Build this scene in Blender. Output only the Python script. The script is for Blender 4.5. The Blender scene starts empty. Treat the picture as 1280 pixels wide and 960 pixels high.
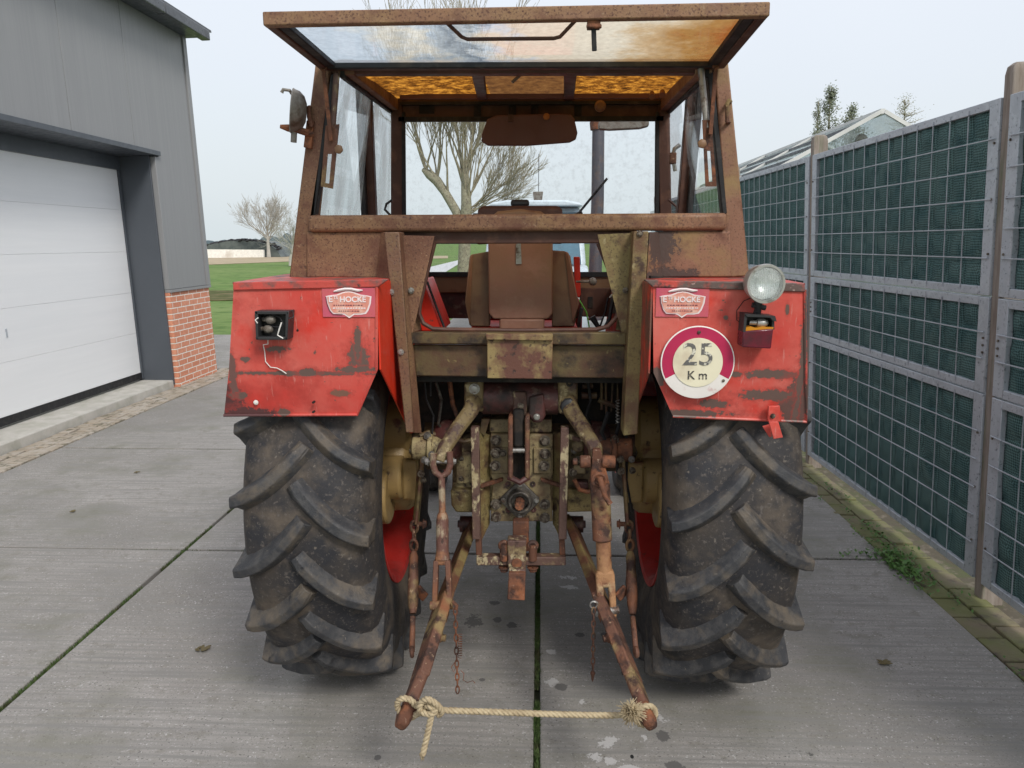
import bpy, bmesh, math, random
from mathutils import Vector, Matrix, noise
random.seed(7)
S = bpy.context.scene
COL = S.collection
R = math.radians
# ------------------------------------------------------------------ camera
CAMZ = 1.8; PITCH = R(10.436); YAW = R(2.05); F = 961.0
cam = bpy.data.objects.new('camera', bpy.data.cameras.new('camera')); COL.objects.link(cam)
cam.location = (0, 0, CAMZ); cam.rotation_euler = (R(90)-PITCH, 0, YAW)
cam.data.sensor_width = 36; cam.data.lens = 36*F/1280; cam.data.clip_end = 3000; cam.data.clip_start = 0.05
S.camera = cam
fw = Vector((-math.sin(YAW)*math.cos(PITCH), math.cos(YAW)*math.cos(PITCH), -math.sin(PITCH)))
rt = Vector((math.cos(YAW), math.sin(YAW), 0)); up = rt.cross(fw)
C0 = Vector((0, 0, CAMZ))
def ray(px, py): return fw + rt*((px-640)/F) + up*((480-py)/F)
def P(px, py, Y):            # survey: where a sight line meets the plane Y
    d = ray(px, py); return C0 + d*(Y/d.y)
def G(px, py, Z=0.0):
    d = ray(px, py); return C0 + d*((Z-CAMZ)/d.z)
# ------------------------------------------------------------------ mesh builder
class MB:
    def __init__(s): s.bm = bmesh.new(); s.mi = 0
    def _f(s, vs):
        try: f = s.bm.faces.new(vs); f.material_index = s.mi; f.smooth = True; return f
        except ValueError: return None
    def prism(s, pts, off):
        off = Vector(off); a = [s.bm.verts.new(p) for p in pts]; b = [s.bm.verts.new(Vector(p)+off) for p in pts]
        s._f(a); s._f(list(reversed(b))); n = len(pts)
        for i in range(n): s._f([a[i], b[i], b[(i+1) % n], a[(i+1) % n]])
        return s
    def pp(s, px, Y, th):     # polygon surveyed on plane Y, th deep
        return s.prism([P(x, y, Y) for x, y in px], (0, th, 0))
    def box(s, lo, hi):
        x0, y0, z0 = lo; x1, y1, z1 = hi
        return s.prism([(x0,y0,z0),(x1,y0,z0),(x1,y0,z1),(x0,y0,z1)], (0, y1-y0, 0))
    def cbox(s, c, sz, rot=None):
        M = (rot or Matrix.Identity(3)); c = Vector(c); hx, hy, hz = [q/2 for q in sz]
        pts = [c + M @ Vector(q) for q in ((-hx,-hy,-hz),(hx,-hy,-hz),(hx,-hy,hz),(-hx,-hy,hz))]
        return s.prism(pts, M @ Vector((0, 2*hy, 0)))
    def beam(s, p0, p1, w, h, upv=(0,0,1), w1=None, h1=None):
        p0 = Vector(p0); p1 = Vector(p1); d = (p1-p0).normalized(); u = Vector(upv)
        sd = d.cross(u).normalized(); u = sd.cross(d); w1 = w1 or w; h1 = h1 or h
        a = [s.bm.verts.new(p0+sd*w/2*i+u*h/2*j) for i, j in ((-1,-1),(1,-1),(1,1),(-1,1))]
        b = [s.bm.verts.new(p1+sd*w1/2*i+u*h1/2*j) for i, j in ((-1,-1),(1,-1),(1,1),(-1,1))]
        s._f(a); s._f(b[::-1])
        for i in range(4): s._f([a[i], b[i], b[(i+1)%4], a[(i+1)%4]])
        return s
    def tube(s, path, r, n=8, cap=True, closed=False):
        path = [Vector(p) for p in path]; rs = r if isinstance(r, (list, tuple)) else [r]*len(path)
        rings = []; prev = None; m = len(path)
        for i, p in enumerate(path):
            if closed: d = path[(i+1) % m]-path[i-1]
            else: d = path[min(i+1, m-1)]-path[max(i-1, 0)]
            d.normalize()
            if prev is None:
                t = Vector((0,0,1)) if abs(d.z) < .9 else Vector((1,0,0)); a = d.cross(t).normalized()
            else:
                a = prev - d*prev.dot(d)
                a = a.normalized() if a.length > 1e-6 else d.orthogonal().normalized()
            prev = a; b = d.cross(a)
            rings.append([s.bm.verts.new(p + (a*math.cos(2*math.pi*k/n)+b*math.sin(2*math.pi*k/n))*rs[i]) for k in range(n)])
        for i in range(m if closed else m-1):
            A = rings[i]; B = rings[(i+1) % m]
            for k in range(n): s._f([A[k], A[(k+1)%n], B[(k+1)%n], B[k]])
        if cap and not closed: s._f(rings[0][::-1]); s._f(rings[-1])
        return s
    def cyl(s, p0, p1, r, n=16, r1=None): return s.tube([p0, p1], [r, r if r1 is None else r1], n)
    def lathe(s, c, ax, prof, n=32, closed=False):   # prof: (distance along ax, radius)
        c = Vector(c); ax = Vector(ax).normalized(); a = ax.orthogonal().normalized(); b = ax.cross(a); rings = []
        for h, r in prof:
            if r < 1e-5: rings.append([s.bm.verts.new(c+ax*h)])
            else: rings.append([s.bm.verts.new(c+ax*h+(a*math.cos(2*math.pi*k/n)+b*math.sin(2*math.pi*k/n))*r) for k in range(n)])
        prs = list(zip(rings, rings[1:])) + ([(rings[-1], rings[0])] if closed else [])
        for A, B in prs:
            for k in range(n):
                j = (k+1) % n
                if len(A) == 1 and len(B) == 1: continue
                if len(A) == 1: s._f([A[0], B[k], B[j]])
                elif len(B) == 1: s._f([A[k], A[j], B[0]])
                else: s._f([A[k], A[j], B[j], B[k]])
        return s
    def hexbolt(s, c, ax, r, h):
        c = Vector(c); ax = Vector(ax).normalized()
        s.lathe(c, ax, [(0, r*1.35), (h*.25, r*1.35), (h*.26, r*.2)], 16)
        s.lathe(c, ax, [(h*.2, r), (h*.9, r), (h, r*.85), (h, 0)], 6); return s
    def torus(s, c, ax, R0, r, n=20, m=6, stretch=None):
        c = Vector(c); ax = Vector(ax).normalized(); a = ax.orthogonal().normalized(); b = ax.cross(a)
        if stretch: a = Vector(stretch[0]).normalized(); b = ax.cross(a)
        k1 = stretch[1] if stretch else 1
        return s.tube([c + a*math.cos(2*math.pi*k/n)*R0*k1 + b*math.sin(2*math.pi*k/n)*R0 for k in range(n)], r, m, closed=True)
    def text(s, txt, size, org, ux, uz, bold=0.0, space=1.0, align='CENTER', ext=.0008):
        cu = bpy.data.curves.new('t', 'FONT'); cu.body = txt; cu.size = size; cu.align_x = align; cu.offset = bold; cu.space_character = space; cu.extrude = ext
        o = bpy.data.objects.new('t', cu); COL.objects.link(o); dg = bpy.context.evaluated_depsgraph_get(); dg.update()
        me = o.evaluated_get(dg).to_mesh(); org = Vector(org); ux = Vector(ux); uz = Vector(uz); un = ux.cross(uz)
        vs = [s.bm.verts.new(org+ux*v.co.x+uz*v.co.y+un*v.co.z) for v in me.vertices]
        for p in me.polygons: s._f([vs[i] for i in p.vertices])
        o.evaluated_get(dg).to_mesh_clear(); bpy.data.objects.remove(o); bpy.data.curves.remove(cu); return s
    def build(s, name, mats, parent=None, bevel=0, norm=True, sharp=38, label=None, seg=2):
        if norm: bmesh.ops.recalc_face_normals(s.bm, faces=s.bm.faces[:])
        me = bpy.data.meshes.new(name); s.bm.to_mesh(me); s.bm.free()
        for m in (mats if isinstance(mats, (list, tuple)) else [mats]): me.materials.append(m)
        if sharp: me.set_sharp_from_angle(angle=R(sharp))
        o = bpy.data.objects.new(name, me); COL.objects.link(o)
        if parent is not None: setpar(o, parent)
        if bevel:
            b = o.modifiers.new('bevel', 'BEVEL'); b.width = bevel; b.segments = seg; b.limit_method = 'ANGLE'; b.angle_limit = R(40)
        if label: o['label'] = label
        return o
def worldloc(o):
    v = Vector(o.location)
    return v if o.parent is None else v + worldloc(o.parent)
ORG = {}
def setpar(o, p):
    o.parent = p; o.matrix_parent_inverse = Matrix.Translation(-ORG.get(p.name, Vector((0,0,0))))
def tag(o, label=None, cat=None, group=None, kind=None):
    if label: o['label'] = label
    if cat: o['category'] = cat
    if group: o['group'] = group
    if kind: o['kind'] = kind
    return o
def thing(name, loc, label, cat, group=None):
    o = bpy.data.objects.new(name, None); COL.objects.link(o); o.location = loc; o.empty_display_size = .2
    ORG[o.name] = Vector(loc); return tag(o, label, cat, group)
# ------------------------------------------------------------------ materials
def lin(h):
    v = [int(h[i:i+2], 16)/255 for i in (0, 2, 4)]
    return tuple(x/12.92 if x <= .04045 else ((x+.055)/1.055)**2.4 for x in v)
def pmat(name, base, layers=(), spots=(), rough=.6, metal=0., bump=.25, bs=90., spec=.4, var=.12, coords='Object', stretch=(1,1,1), rvar=.12, halo=None):
    """base colour; layers (colour, scale, threshold, softness[, stretch]); spots (centre, radii, colour, noise amount)"""
    m = bpy.data.materials.new(name); m.use_nodes = True; nt = m.node_tree; N = nt.nodes; L = nt.links
    bs_ = N['Principled BSDF']; tc = N.new('ShaderNodeTexCoord'); co = tc.outputs[coords]
    def nz(scale, det=6, rgh=.6, st=None, seed=0):
        mp = N.new('ShaderNodeMapping'); mp.inputs['Scale'].default_value = st or stretch; mp.inputs['Location'].default_value = (seed*3.7, seed*1.3, seed*2.1); L.new(co, mp.inputs[0])
        n = N.new('ShaderNodeTexNoise'); n.inputs['Scale'].default_value = scale; n.inputs['Detail'].default_value = det; n.inputs['Roughness'].default_value = rgh
        L.new(mp.outputs[0], n.inputs['Vector']); return n.outputs['Fac']
    def mr(v, a, b, c=0, d=1):
        n = N.new('ShaderNodeMapRange'); n.inputs[1].default_value = a; n.inputs[2].default_value = b; n.inputs[3].default_value = c; n.inputs[4].default_value = d; L.new(v, n.inputs[0]); return n.outputs[0]
    def mix(f, a, b):
        n = N.new('ShaderNodeMix'); n.data_type = 'RGBA'; L.new(f, n.inputs[0])
        for i, q in ((6, a), (7, b)):
            if isinstance(q, tuple): n.inputs[i].default_value = (*q[:3], 1)
            else: L.new(q, n.inputs[i])
        return n.outputs[2]
    v0 = nz(3.5, 5, seed=1)
    c = mix(mr(v0, .3, .7), tuple(x*(1-var) for x in base), tuple(min(1, x*(1+var)) for x in base))
    masks = []
    for i, ly in enumerate(layers):
        colr, sc, th, so = ly[:4]; st = ly[4] if len(ly) > 4 else None
        f = mr(nz(sc, 5, .62, st, seed=i+2), th-so, th+so); c = mix(f, c, colr); masks.append(f)
    if spots:
        n1_ = nz(20, 6, .72, seed=9); n2_ = nz(85, 3, .65, seed=11)
        nm_ = N.new('ShaderNodeMath'); nm_.operation = 'MULTIPLY_ADD'; L.new(n2_, nm_.inputs[0]); nm_.inputs[1].default_value = .55; L.new(n1_, nm_.inputs[2])
        nf = mr(nm_.outputs[0], .275, 1.275)
        for cen, rad, colr, amt in spots:
            amt = amt*2.4
            vs = N.new('ShaderNodeVectorMath'); vs.operation = 'SUBTRACT'; L.new(co, vs.inputs[0]); vs.inputs[1].default_value = cen
            vm = N.new('ShaderNodeVectorMath'); vm.operation = 'MULTIPLY'; L.new(vs.outputs[0], vm.inputs[0]); vm.inputs[1].default_value = tuple(1/q for q in rad)
            vl = N.new('ShaderNodeVectorMath'); vl.operation = 'LENGTH'; L.new(vm.outputs[0], vl.inputs[0])
            ad = N.new('ShaderNodeMath'); ad.operation = 'MULTIPLY_ADD'; L.new(nf, ad.inputs[0]); ad.inputs[1].default_value = amt; L.new(vl.outputs['Value'], ad.inputs[2])
            f2 = mr(ad.outputs[0], 1+amt*.5, 1+amt*.5+.75, .6, 0); c = mix(f2, c, tuple(.62*q+.0 for q in base) if not halo else halo)
            f = mr(ad.outputs[0], 1+amt*.5-.05, 1+amt*.5+.05, 1, 0); c = mix(f, c, colr); masks.append(f)
    L.new(c, bs_.inputs['Base Color'])
    L.new(mr(nz(14, 3, seed=5), .3, .7, max(0, rough-rvar), min(1, rough+rvar)), bs_.inputs['Roughness'])
    bs_.inputs['Metallic'].default_value = metal; bs_.inputs['Specular IOR Level'].default_value = spec
    if bump:
        h = nz(bs, 3, .65, seed=6)
        for f in (masks[1:2] if len(masks) > 1 else masks)+(masks[-1:] if spots else []):
            ad = N.new('ShaderNodeMath'); ad.operation = 'MULTIPLY_ADD'; L.new(f, ad.inputs[0]); ad.inputs[1].default_value = -.5; L.new(h, ad.inputs[2]); h = ad.outputs[0]
        b = N.new('ShaderNodeBump'); b.inputs['Strength'].default_value = bump; b.inputs['Distance'].default_value = .004; L.new(h, b.inputs['Height']); L.new(b.outputs[0], bs_.inputs['Normal'])
    return m
RUST = (.115, .048, .028); RUSTD = (.05, .026, .02); RUSTO = (.27, .10, .045)
M = {}
M['cab'] = pmat('weathered_brown_cab_paint', (.235, .122, .070), [((.26, .16, .078), 5, .53, .14), ((.15, .068, .042), 2.2, .57, .08), ((.10, .045, .03), 150, .58, .05), ((.33, .22, .13), 170, .66, .04), ((.13, .055, .035), 13, .6, .1), ((.30, .2, .12), 40, .68, .05), ((.07,.035,.025), 30, .68, .04)], rough=.62, bump=.3)
M['cabr'] = pmat('patched_brown_cab_paint', (.235, .12, .075), [((.10, .045, .03), 150, .6, .05), ((.26, .17, .075), 6, .53, .1), ((.13, .055, .035), 16, .63, .08)],
    spots=[(tuple(P(826, 305, 2.70)), (.055, .2, .085), (.075, .05, .042), 1.1), (tuple(P(835, 345, 2.70)), (.10, .2, .03), (.075, .05, .042), 1.2)], rough=.62, bump=.3)
M['cabdark'] = pmat('dark_brown_inner_frame', (.075, .032, .022), [((.14, .065, .04), 12, .6, .1)], rough=.55, bump=.2)
M['olive'] = pmat('olive_chassis_paint', (.215, .165, .068), [((.09, .06, .03), 140, .6, .05), ((.125, .065, .035), 9, .56, .09), ((.055, .032, .022), 17, .6, .06), ((.30, .25, .13), 30, .66, .04)], rough=.6, bump=.35)
M['olived'] = pmat('grimy_olive_paint', (.115, .085, .035), [((.085, .04, .024), 6, .5, .1), ((.03, .02, .015), 14, .58, .08), ((.22, .17, .07), 35, .68, .04)], rough=.6, bump=.35)
M['olivep'] = pmat('worn_olive_centre_plate', (.27, .20, .085), [((.12, .05, .035), 5.5, .52, .05), ((.045, .025, .02), 38, .62, .04)], rough=.6, bump=.35)
M['gear'] = pmat('pale_olive_gearbox_paint', (.37, .30, .155), [((.13, .09, .05), 130, .6, .05), ((.075, .045, .03), 7, .57, .06), ((.19, .14, .075), 3, .52, .1), ((.13, .08, .045), 12, .6, .08), ((.045, .025, .02), 22, .6, .05), ((.38, .33, .22), 45, .7, .04)], rough=.55, bump=.4)
M['gold'] = pmat('ochre_hub_paint', (.32, .215, .085), [((.13, .045, .03), 8, .62, .05), ((.06, .035, .025), 25, .66, .05)], rough=.5, bump=.3)
M['rust'] = pmat('rusty_iron', RUST, [(RUSTO, 14, .56, .1), (RUSTD, 20, .58, .06), ((.32, .22, .16), 50, .68, .04)], rough=.75, bump=.6, bs=140)
M['rusto'] = pmat('orange_rusted_linkage', (.135, .062, .040), [((.24, .17, .075), 8, .58, .06), (RUSTD, 18, .55, .06), ((.36, .24, .15), 60, .66, .04), ((.22,.085,.04), 6, .6, .08)], rough=.72, bump=.6, bs=140)
M['rodo'] = pmat('orange_tan_rod_paint', (.36, .19, .09), [((.18, .075, .04), 9, .56, .08), (RUSTD, 26, .63, .05), ((.45, .32, .18), 14, .62, .06)], rough=.7, bump=.6, bs=140)
M['chip'] = pmat('chipped_cream_paint', (.105, .058, .045), [((.40, .33, .20), 26, .57, .03, (1, 1, .45)), ((.25, .19, .09), 9, .6, .06), (RUSTD, 30, .60, .05)], rough=.6, bump=.7, bs=120)
M['arm'] = pmat('chipped_khaki_arm_paint', (.165, .12, .055), [((.38, .31, .17), 16, .6, .04), ((.065, .035, .026), 10, .52, .05), (RUSTD, 35, .62, .05)], rough=.6, bump=.7, bs=120)
M['chipc'] = pmat('mostly_cream_chipped_paint', (.34, .27, .18), [((.13, .06, .045), 22, .47, .05, (1, 1, .5)), (RUSTD, 40, .62, .05), ((.26, .12, .06), 10, .56, .06)], rough=.6, bump=.7, bs=120)
M['leg'] = pmat('brown_leg_paint', (.16, .085, .052), [((.19, .125, .06), 6, .58, .1), ((.07, .035, .03), 120, .6, .05)], rough=.55, bump=.4)
M['gunm'] = pmat('greasy_gunmetal', (.10, .09, .08), [((.22, .19, .15), 40, .6, .08), ((.03,.025,.02), 20, .58, .08)], rough=.42, metal=.3, bump=.5)
M['linko'] = pmat('olive_link_paint', (.19, .14, .055), [(RUST, 9, .5, .08), (RUSTD, 18, .62, .06)], rough=.65, bump=.4)
M['drum'] = pmat('dark_red_drum', (.085, .03, .027), [((.15, .10, .075), 28, .6, .06), ((.03, .02, .018), 12, .56, .08)], rough=.5, bump=.5)
M['grease_shade'] = pmat('black_grease_and_shade', (.014, .012, .011), [((.04, .028, .02), 18, .6, .1)], rough=.75, bump=.4)  # also painted on as the dark of holes and under the cab
M['black'] = pmat('black_rubber_seal', (.014, .014, .016), [((.05, .045, .04), 20, .62, .1)], rough=.6, bump=.2)
M['blackp'] = pmat('black_plastic', (.03, .03, .032), [], rough=.45, bump=.1)
M['steel'] = pmat('dull_steel', (.34, .33, .31), [((.12, .08, .06), 30, .58, .08)], rough=.42, metal=.7, bump=.2)
M['bolt'] = pmat('worn_bolt_heads', (.22, .19, .15), [((.06, .04, .03), 60, .5, .1)], rough=.5, metal=.4, bump=.4, bs=200)
M['refl'] = pmat('silvered_reflector', (.9, .9, .88), rough=.35, metal=.75, bump=0)
M['chrome'] = pmat('scratched_chrome', (.48, .47, .45), [((.2, .17, .14), 30, .62, .06)], rough=.4, metal=.6, bump=.1)
M['white'] = pmat('white_wire', (.75, .72, .68), rough=.5, bump=0)
M['greyp'] = pmat('grey_lamp_shell', (.22, .2, .175), [((.1, .07, .05), 20, .55, .1)], rough=.5, metal=.2, bump=.3)
M['orangep'] = pmat('orange_knob_plastic', (.45, .17, .04), rough=.45, bump=.1)
M['visor'] = pmat('brown_sun_visor_vinyl', (.15, .07, .062), rough=.5, bump=.15, bs=300)
M['seat'] = pmat('brown_seat_vinyl', (.29, .135, .085), [((.24, .14, .07), 4, .56, .14), ((.34, .18, .12), 9, .62, .1)], rough=.5, bump=.2, bs=60)
M['seats'] = pmat('olive_brown_seat_shell', (.21, .12, .065), [((.13, .055, .035), 9, .6, .1)], rough=.5, bump=.2)
M['wood'] = pmat('weathered_fence_post_timber', (.30, .26, .225), [((.2, .16, .13), 8, .5, .15, (6, 6, .6)), ((.12, .14, .08), 5, .66, .1)], rough=.85, bump=.5, stretch=(4, 4, .5))
M['galv'] = pmat('galvanised_steel', (.46, .49, .53), [((.52, .55, .59), 25, .58, .1), ((.2, .22, .25), 60, .63, .06)], rough=.5, metal=.35, bump=.15)
M['red'] = pmat('fresh_red_paint', (.62, .032, .015), [((.5, .045, .03), 6, .6, .1), ((.11, .05, .04), 26, .69, .03)], rough=.38, bump=.1, bs=20)
M['redrim'] = pmat('red_rim_paint', (.5, .025, .018), [((.3, .03, .022), 6, .58, .1), ((.09, .04, .03), 20, .68, .04)], rough=.5, bump=.2)
CH = (.135, .085, .072); PK = (.60, .145, .115)
def redface(name, spots, extra=()):
    return pmat(name, (.58, .05, .038), [(PK, 3.2, .5, .16), ((.62, .028, .015), 4.5, .66, .08), ((.42, .045, .035), 7, .60, .1), ((.60, .22, .19), 14, .66, .05, (9, 1, 1)), ((.13, .075, .06), 32, .685, .02), ((.2, .1, .08), 90, .70, .02), ((.15, .08, .065), 16, .735, .012, (1, 1, 7)), ((.17, .07, .06), 12, .715, .015)]+list(extra), spots=spots, rough=.45, bump=.35, bs=18, var=.08, halo=(.36, .05, .04))
FY = 2.40
def fp(x, y): return tuple(P(x, y, FY))
M['redL'] = redface('chipped_red_fender_paint', [(fp(284, 508), (.05, .2, .065), (.09, .035, .035), .9), (fp(300, 522), (.10, .2, .028), (.10, .04, .04), .9),
    (fp(449, 447), (.032, .2, .045), CH, 1.5), (fp(447, 425), (.01, .2, .05), CH, 1.1), (fp(372, 467), (.26, .2, .007), CH, 1.2), (fp(345, 436), (.045, .2, .010), CH, 1.5), (fp(307, 449), (.018, .2, .009), CH, 1.2),  # the long thin spot paints the crease's dark line into the colour
    (fp(443, 462), (.07, .2, .010), CH, 1.2), (fp(425, 493), (.028, .2, .010), (.2, .1, .07), 1.2), (fp(296, 496), (.035, .2, .012), CH, 1.2), (fp(290, 470), (.012, .2, .07), (.16, .08, .07), 1.2), (fp(352, 518), (.02, .2, .012), CH, .8), (fp(384, 466), (.03, .2, .014), CH, .8)])
M['redR'] = redface('rust_scarred_red_fender_paint', [(fp(965, 468), (.085, .2, .013), CH, 1.1), (fp(1000, 505), (.05, .2, .075), (.13, .07, .06), 1.0), (fp(960, 495), (.075, .2, .016), CH, 1.2),
    (fp(920, 468), (.022, .2, .007), CH, 1.), (fp(893, 507), (.05, .2, .013), CH, 1.4), (fp(870, 520), (.14, .2, .012), CH, 1.4), (fp(822, 475), (.022, .2, .04), CH, .9), (fp(907, 397), (.008, .2, .008), CH, .6), (fp(984, 387), (.006, .2, .016), CH, .6), (fp(1004, 440), (.009, .2, .25), CH, 1.4)])
M['redlip'] = pmat('flaking_red_lip_paint', (.5, .07, .055), [((.15, .085, .075), 9, .55, .05), ((.62, .45, .4), 38, .7, .03), ((.07, .04, .035), 20, .62, .05)], rough=.5, bump=.4)
M['redlipr'] = pmat('badly_flaked_red_lip_paint', (.5, .07, .055), [((.12, .08, .07), 8, .46, .04), ((.62, .45, .4), 34, .66, .03), ((.06, .04, .035), 20, .6, .05)], rough=.5, bump=.5)
M['redin'] = pmat('bright_red_inner_fender', (.66, .035, .012), [((.5, .06, .04), 5, .64, .08, (3, 3, 1)), ((.12, .06, .045), 22, .69, .03)], rough=.4, bump=.1)
M['redinr'] = pmat('rusted_red_inner_fender', (.42, .045, .03), [((.15, .07, .05), 7, .5, .1), ((.6, .04, .02), 10, .62, .08)], rough=.5, bump=.3)
M['decalbg'] = pmat('faded_magenta_sticker', (.52, .085, .15), [((.55, .12, .12), 12, .5, .15)], rough=.35, bump=0)
M['crest'] = pmat('faded_peach_crest', (.66, .26, .2), [((.72, .45, .36), 40, .55, .1)], rough=.35, bump=0)
M['decalw'] = pmat('white_sticker_print', (.8, .68, .68), rough=.35, bump=0)
M['decald'] = pmat('dark_sticker_print', (.18, .05, .07), rough=.35, bump=0)
M['magenta'] = pmat('faded_crimson_sign_ring', (.42, .018, .075), [((.32, .02, .07), 12, .6, .1)], rough=.4, bump=.05)
M['cream'] = pmat('cream_sign_face', (.72, .67, .5), [((.6, .52, .38), 10, .62, .1)], rough=.4, bump=.05)
M['signw'] = pmat('white_worn_sign_edge', (.78, .74, .7), [((.6, .4, .38), 20, .66, .06)], rough=.4, bump=.05)
M['digit'] = pmat('crackled_black_digits', (.12, .115, .11), [((.66, .63, .52), 55, .55, .04)], rough=.5, bump=.1)
M['digitk'] = pmat('thin_black_lettering', (.06, .055, .05), [((.5, .45, .35), 70, .62, .04)], rough=.5, bump=0)
M['lampred'] = pmat('dirty_red_lens', (.16, .012, .03), [((.07, .02, .03), 12, .5, .12)], rough=.25, bump=.1)
M['amber'] = pmat('broken_amber_lens', (.55, .22, .02), rough=.2, bump=0)
def rubber():
    m = pmat('dusty_tractor_rubber', (.026, .026, .030), [((.058, .048, .040), 4.5, .54, .12), ((.12, .095, .072), 5.5, .585, .1), ((.15, .13, .11), 60, .66, .05), ((.016, .016, .018), 5, .66, .05), ((.11, .095, .085), 70, .64, .07)], rough=.72, bump=.35, bs=110, spec=.35)
    return m
M['rubber'] = rubber()
M['clear'] = None
M['lug'] = pmat('scuffed_lug_rubber', (.034, .035, .039), [((.065, .063, .063), 24, .55, .1), ((.12,.098,.075), 7, .58, .08), ((.16, .14, .12), 70, .68, .04), ((.016,.016,.018), 30, .69, .03), ((.11, .09, .07), 7, .62, .08), ((.02, .02, .022), 14, .68, .04)], rough=.6, bump=.5, bs=180, spec=.4)
def glass(name, tint, alpha, dirt=(.55, .55, .52), dsc=8, dth=.62, dam=.35, stretch=(1,1,1), layers=()):
    m = bpy.data.materials.new(name); m.use_nodes = True; nt = m.node_tree; N = nt.nodes; L = nt.links; N.clear()
    out = N.new('ShaderNodeOutputMaterial'); tr = N.new('ShaderNodeBsdfTransparent'); tr.inputs[0].default_value = (*tint, 1)
    gl = N.new('ShaderNodeBsdfGlossy'); gl.inputs['Roughness'].default_value = .03; gl.inputs[0].default_value = (.9, .92, .95, 1)
    fr = N.new('ShaderNodeFresnel'); fr.inputs[0].default_value = 1.22
    fm = N.new('ShaderNodeMath'); fm.operation = 'MULTIPLY'; fm.inputs[1].default_value = .3; L.new(fr.outputs[0], fm.inputs[0]); m1 = N.new('ShaderNodeMixShader'); L.new(fm.outputs[0], m1.inputs[0]); L.new(tr.outputs[0], m1.inputs[1]); L.new(gl.outputs[0], m1.inputs[2])
    tc = N.new('ShaderNodeTexCoord'); sh = m1.outputs[0]
    for i, (colr, sc, th, so, am, st) in enumerate([(dirt, dsc, dth, .12, dam, stretch), *layers]):
        mp = N.new('ShaderNodeMapping'); mp.inputs['Scale'].default_value = st; mp.inputs['Location'].default_value = (i*2.3, i, i*.7); L.new(tc.outputs['Object'], mp.inputs[0])
        n = N.new('ShaderNodeTexNoise'); n.inputs['Scale'].default_value = sc; n.inputs['Detail'].default_value = 8; n.inputs['Roughness'].default_value = .65; L.new(mp.outputs[0], n.inputs['Vector'])
        r_ = N.new('ShaderNodeMapRange'); L.new(n.outputs['Fac'], r_.inputs[0]); r_.inputs[1].default_value = th-so; r_.inputs[2].default_value = th+so; r_.inputs[4].default_value = am
        d = N.new('ShaderNodeBsdfDiffuse'); d.inputs[0].default_value = (*colr, 1); t = N.new('ShaderNodeBsdfTranslucent'); t.inputs[0].default_value = (*colr, 1)
        dm = N.new('ShaderNodeMixShader'); dm.inputs[0].default_value = .6; L.new(d.outputs[0], dm.inputs[1]); L.new(t.outputs[0], dm.inputs[2])
        mm = N.new('ShaderNodeMixShader'); L.new(r_.outputs[0], mm.inputs[0]); L.new(sh, mm.inputs[1]); L.new(dm.outputs[0], mm.inputs[2]); sh = mm.outputs[0]
    L.new(sh, out.inputs[0]); return m
M['glass'] = glass('clear_cab_glass', (.97, .98, .98), 1, dam=.12, dth=.6, dsc=40)
M['glasss'] = glass('streaky_side_glass', (.95, .97, .97), 1, dirt=(.85, .9, .9), dsc=9, dth=.5, dam=.4, stretch=(1, 1.5, .35), layers=[((.35, .38, .38), 45, .68, .05, .4, (1, 1, .5))])
M['glassb'] = glass('blue_tinted_windscreen', (.25, .38, .48), 1, dam=.1)
def roofmat():
    m = bpy.data.materials.new('sun_baked_amber_fibreglass'); m.use_nodes = True; nt = m.node_tree; N = nt.nodes; L = nt.links; N.clear()
    out = N.new('ShaderNodeOutputMaterial'); tc = N.new('ShaderNodeTexCoord')
    mp = N.new('ShaderNodeMapping'); mp.inputs['Scale'].default_value = (1, .6, 1); L.new(tc.outputs['Object'], mp.inputs[0])
    n = N.new('ShaderNodeTexNoise'); n.inputs['Scale'].default_value = 26; n.inputs['Detail'].default_value = 9; n.inputs['Roughness'].default_value = .75; L.new(mp.outputs[0], n.inputs['Vector'])
    cr = N.new('ShaderNodeValToRGB'); e = cr.color_ramp.elements; e[0].position = .36; e[0].color = (.03, .014, .006, 1); e[1].position = .64; e[1].color = (.80, .36, .05, 1); q = cr.color_ramp.elements.new(.49); q.color = (.26, .095, .014, 1)
    L.new(n.outputs['Fac'], cr.inputs[0]); t = N.new('ShaderNodeBsdfTranslucent'); d = N.new('ShaderNodeBsdfDiffuse'); L.new(cr.outputs[0], t.inputs[0]); L.new(cr.outputs[0], d.inputs[0])
    mx = N.new('ShaderNodeMixShader'); mx.inputs[0].default_value = .25; L.new(t.outputs[0], mx.inputs[1]); L.new(d.outputs[0], mx.inputs[2]); L.new(mx.outputs[0], out.inputs[0]); return m
M['roof'] = roofmat()
M['roofc'] = roofmat(); M['roofc'].name = 'brown_stained_fibreglass'
for _e, _c in zip(M['roofc'].node_tree.nodes['Color Ramp'].color_ramp.elements, ((.10, .045, .02, 1), (.17, .075, .025, 1), (.25, .12, .04, 1))): _e.color = _c
_m = bpy.data.materials.new('clear_top_surface'); _m.use_nodes = True; _m.node_tree.nodes.clear(); _o = _m.node_tree.nodes.new('ShaderNodeOutputMaterial'); _t = _m.node_tree.nodes.new('ShaderNodeBsdfTransparent'); _m.node_tree.links.new(_t.outputs[0], _o.inputs[0]); M['clear'] = _m
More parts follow.
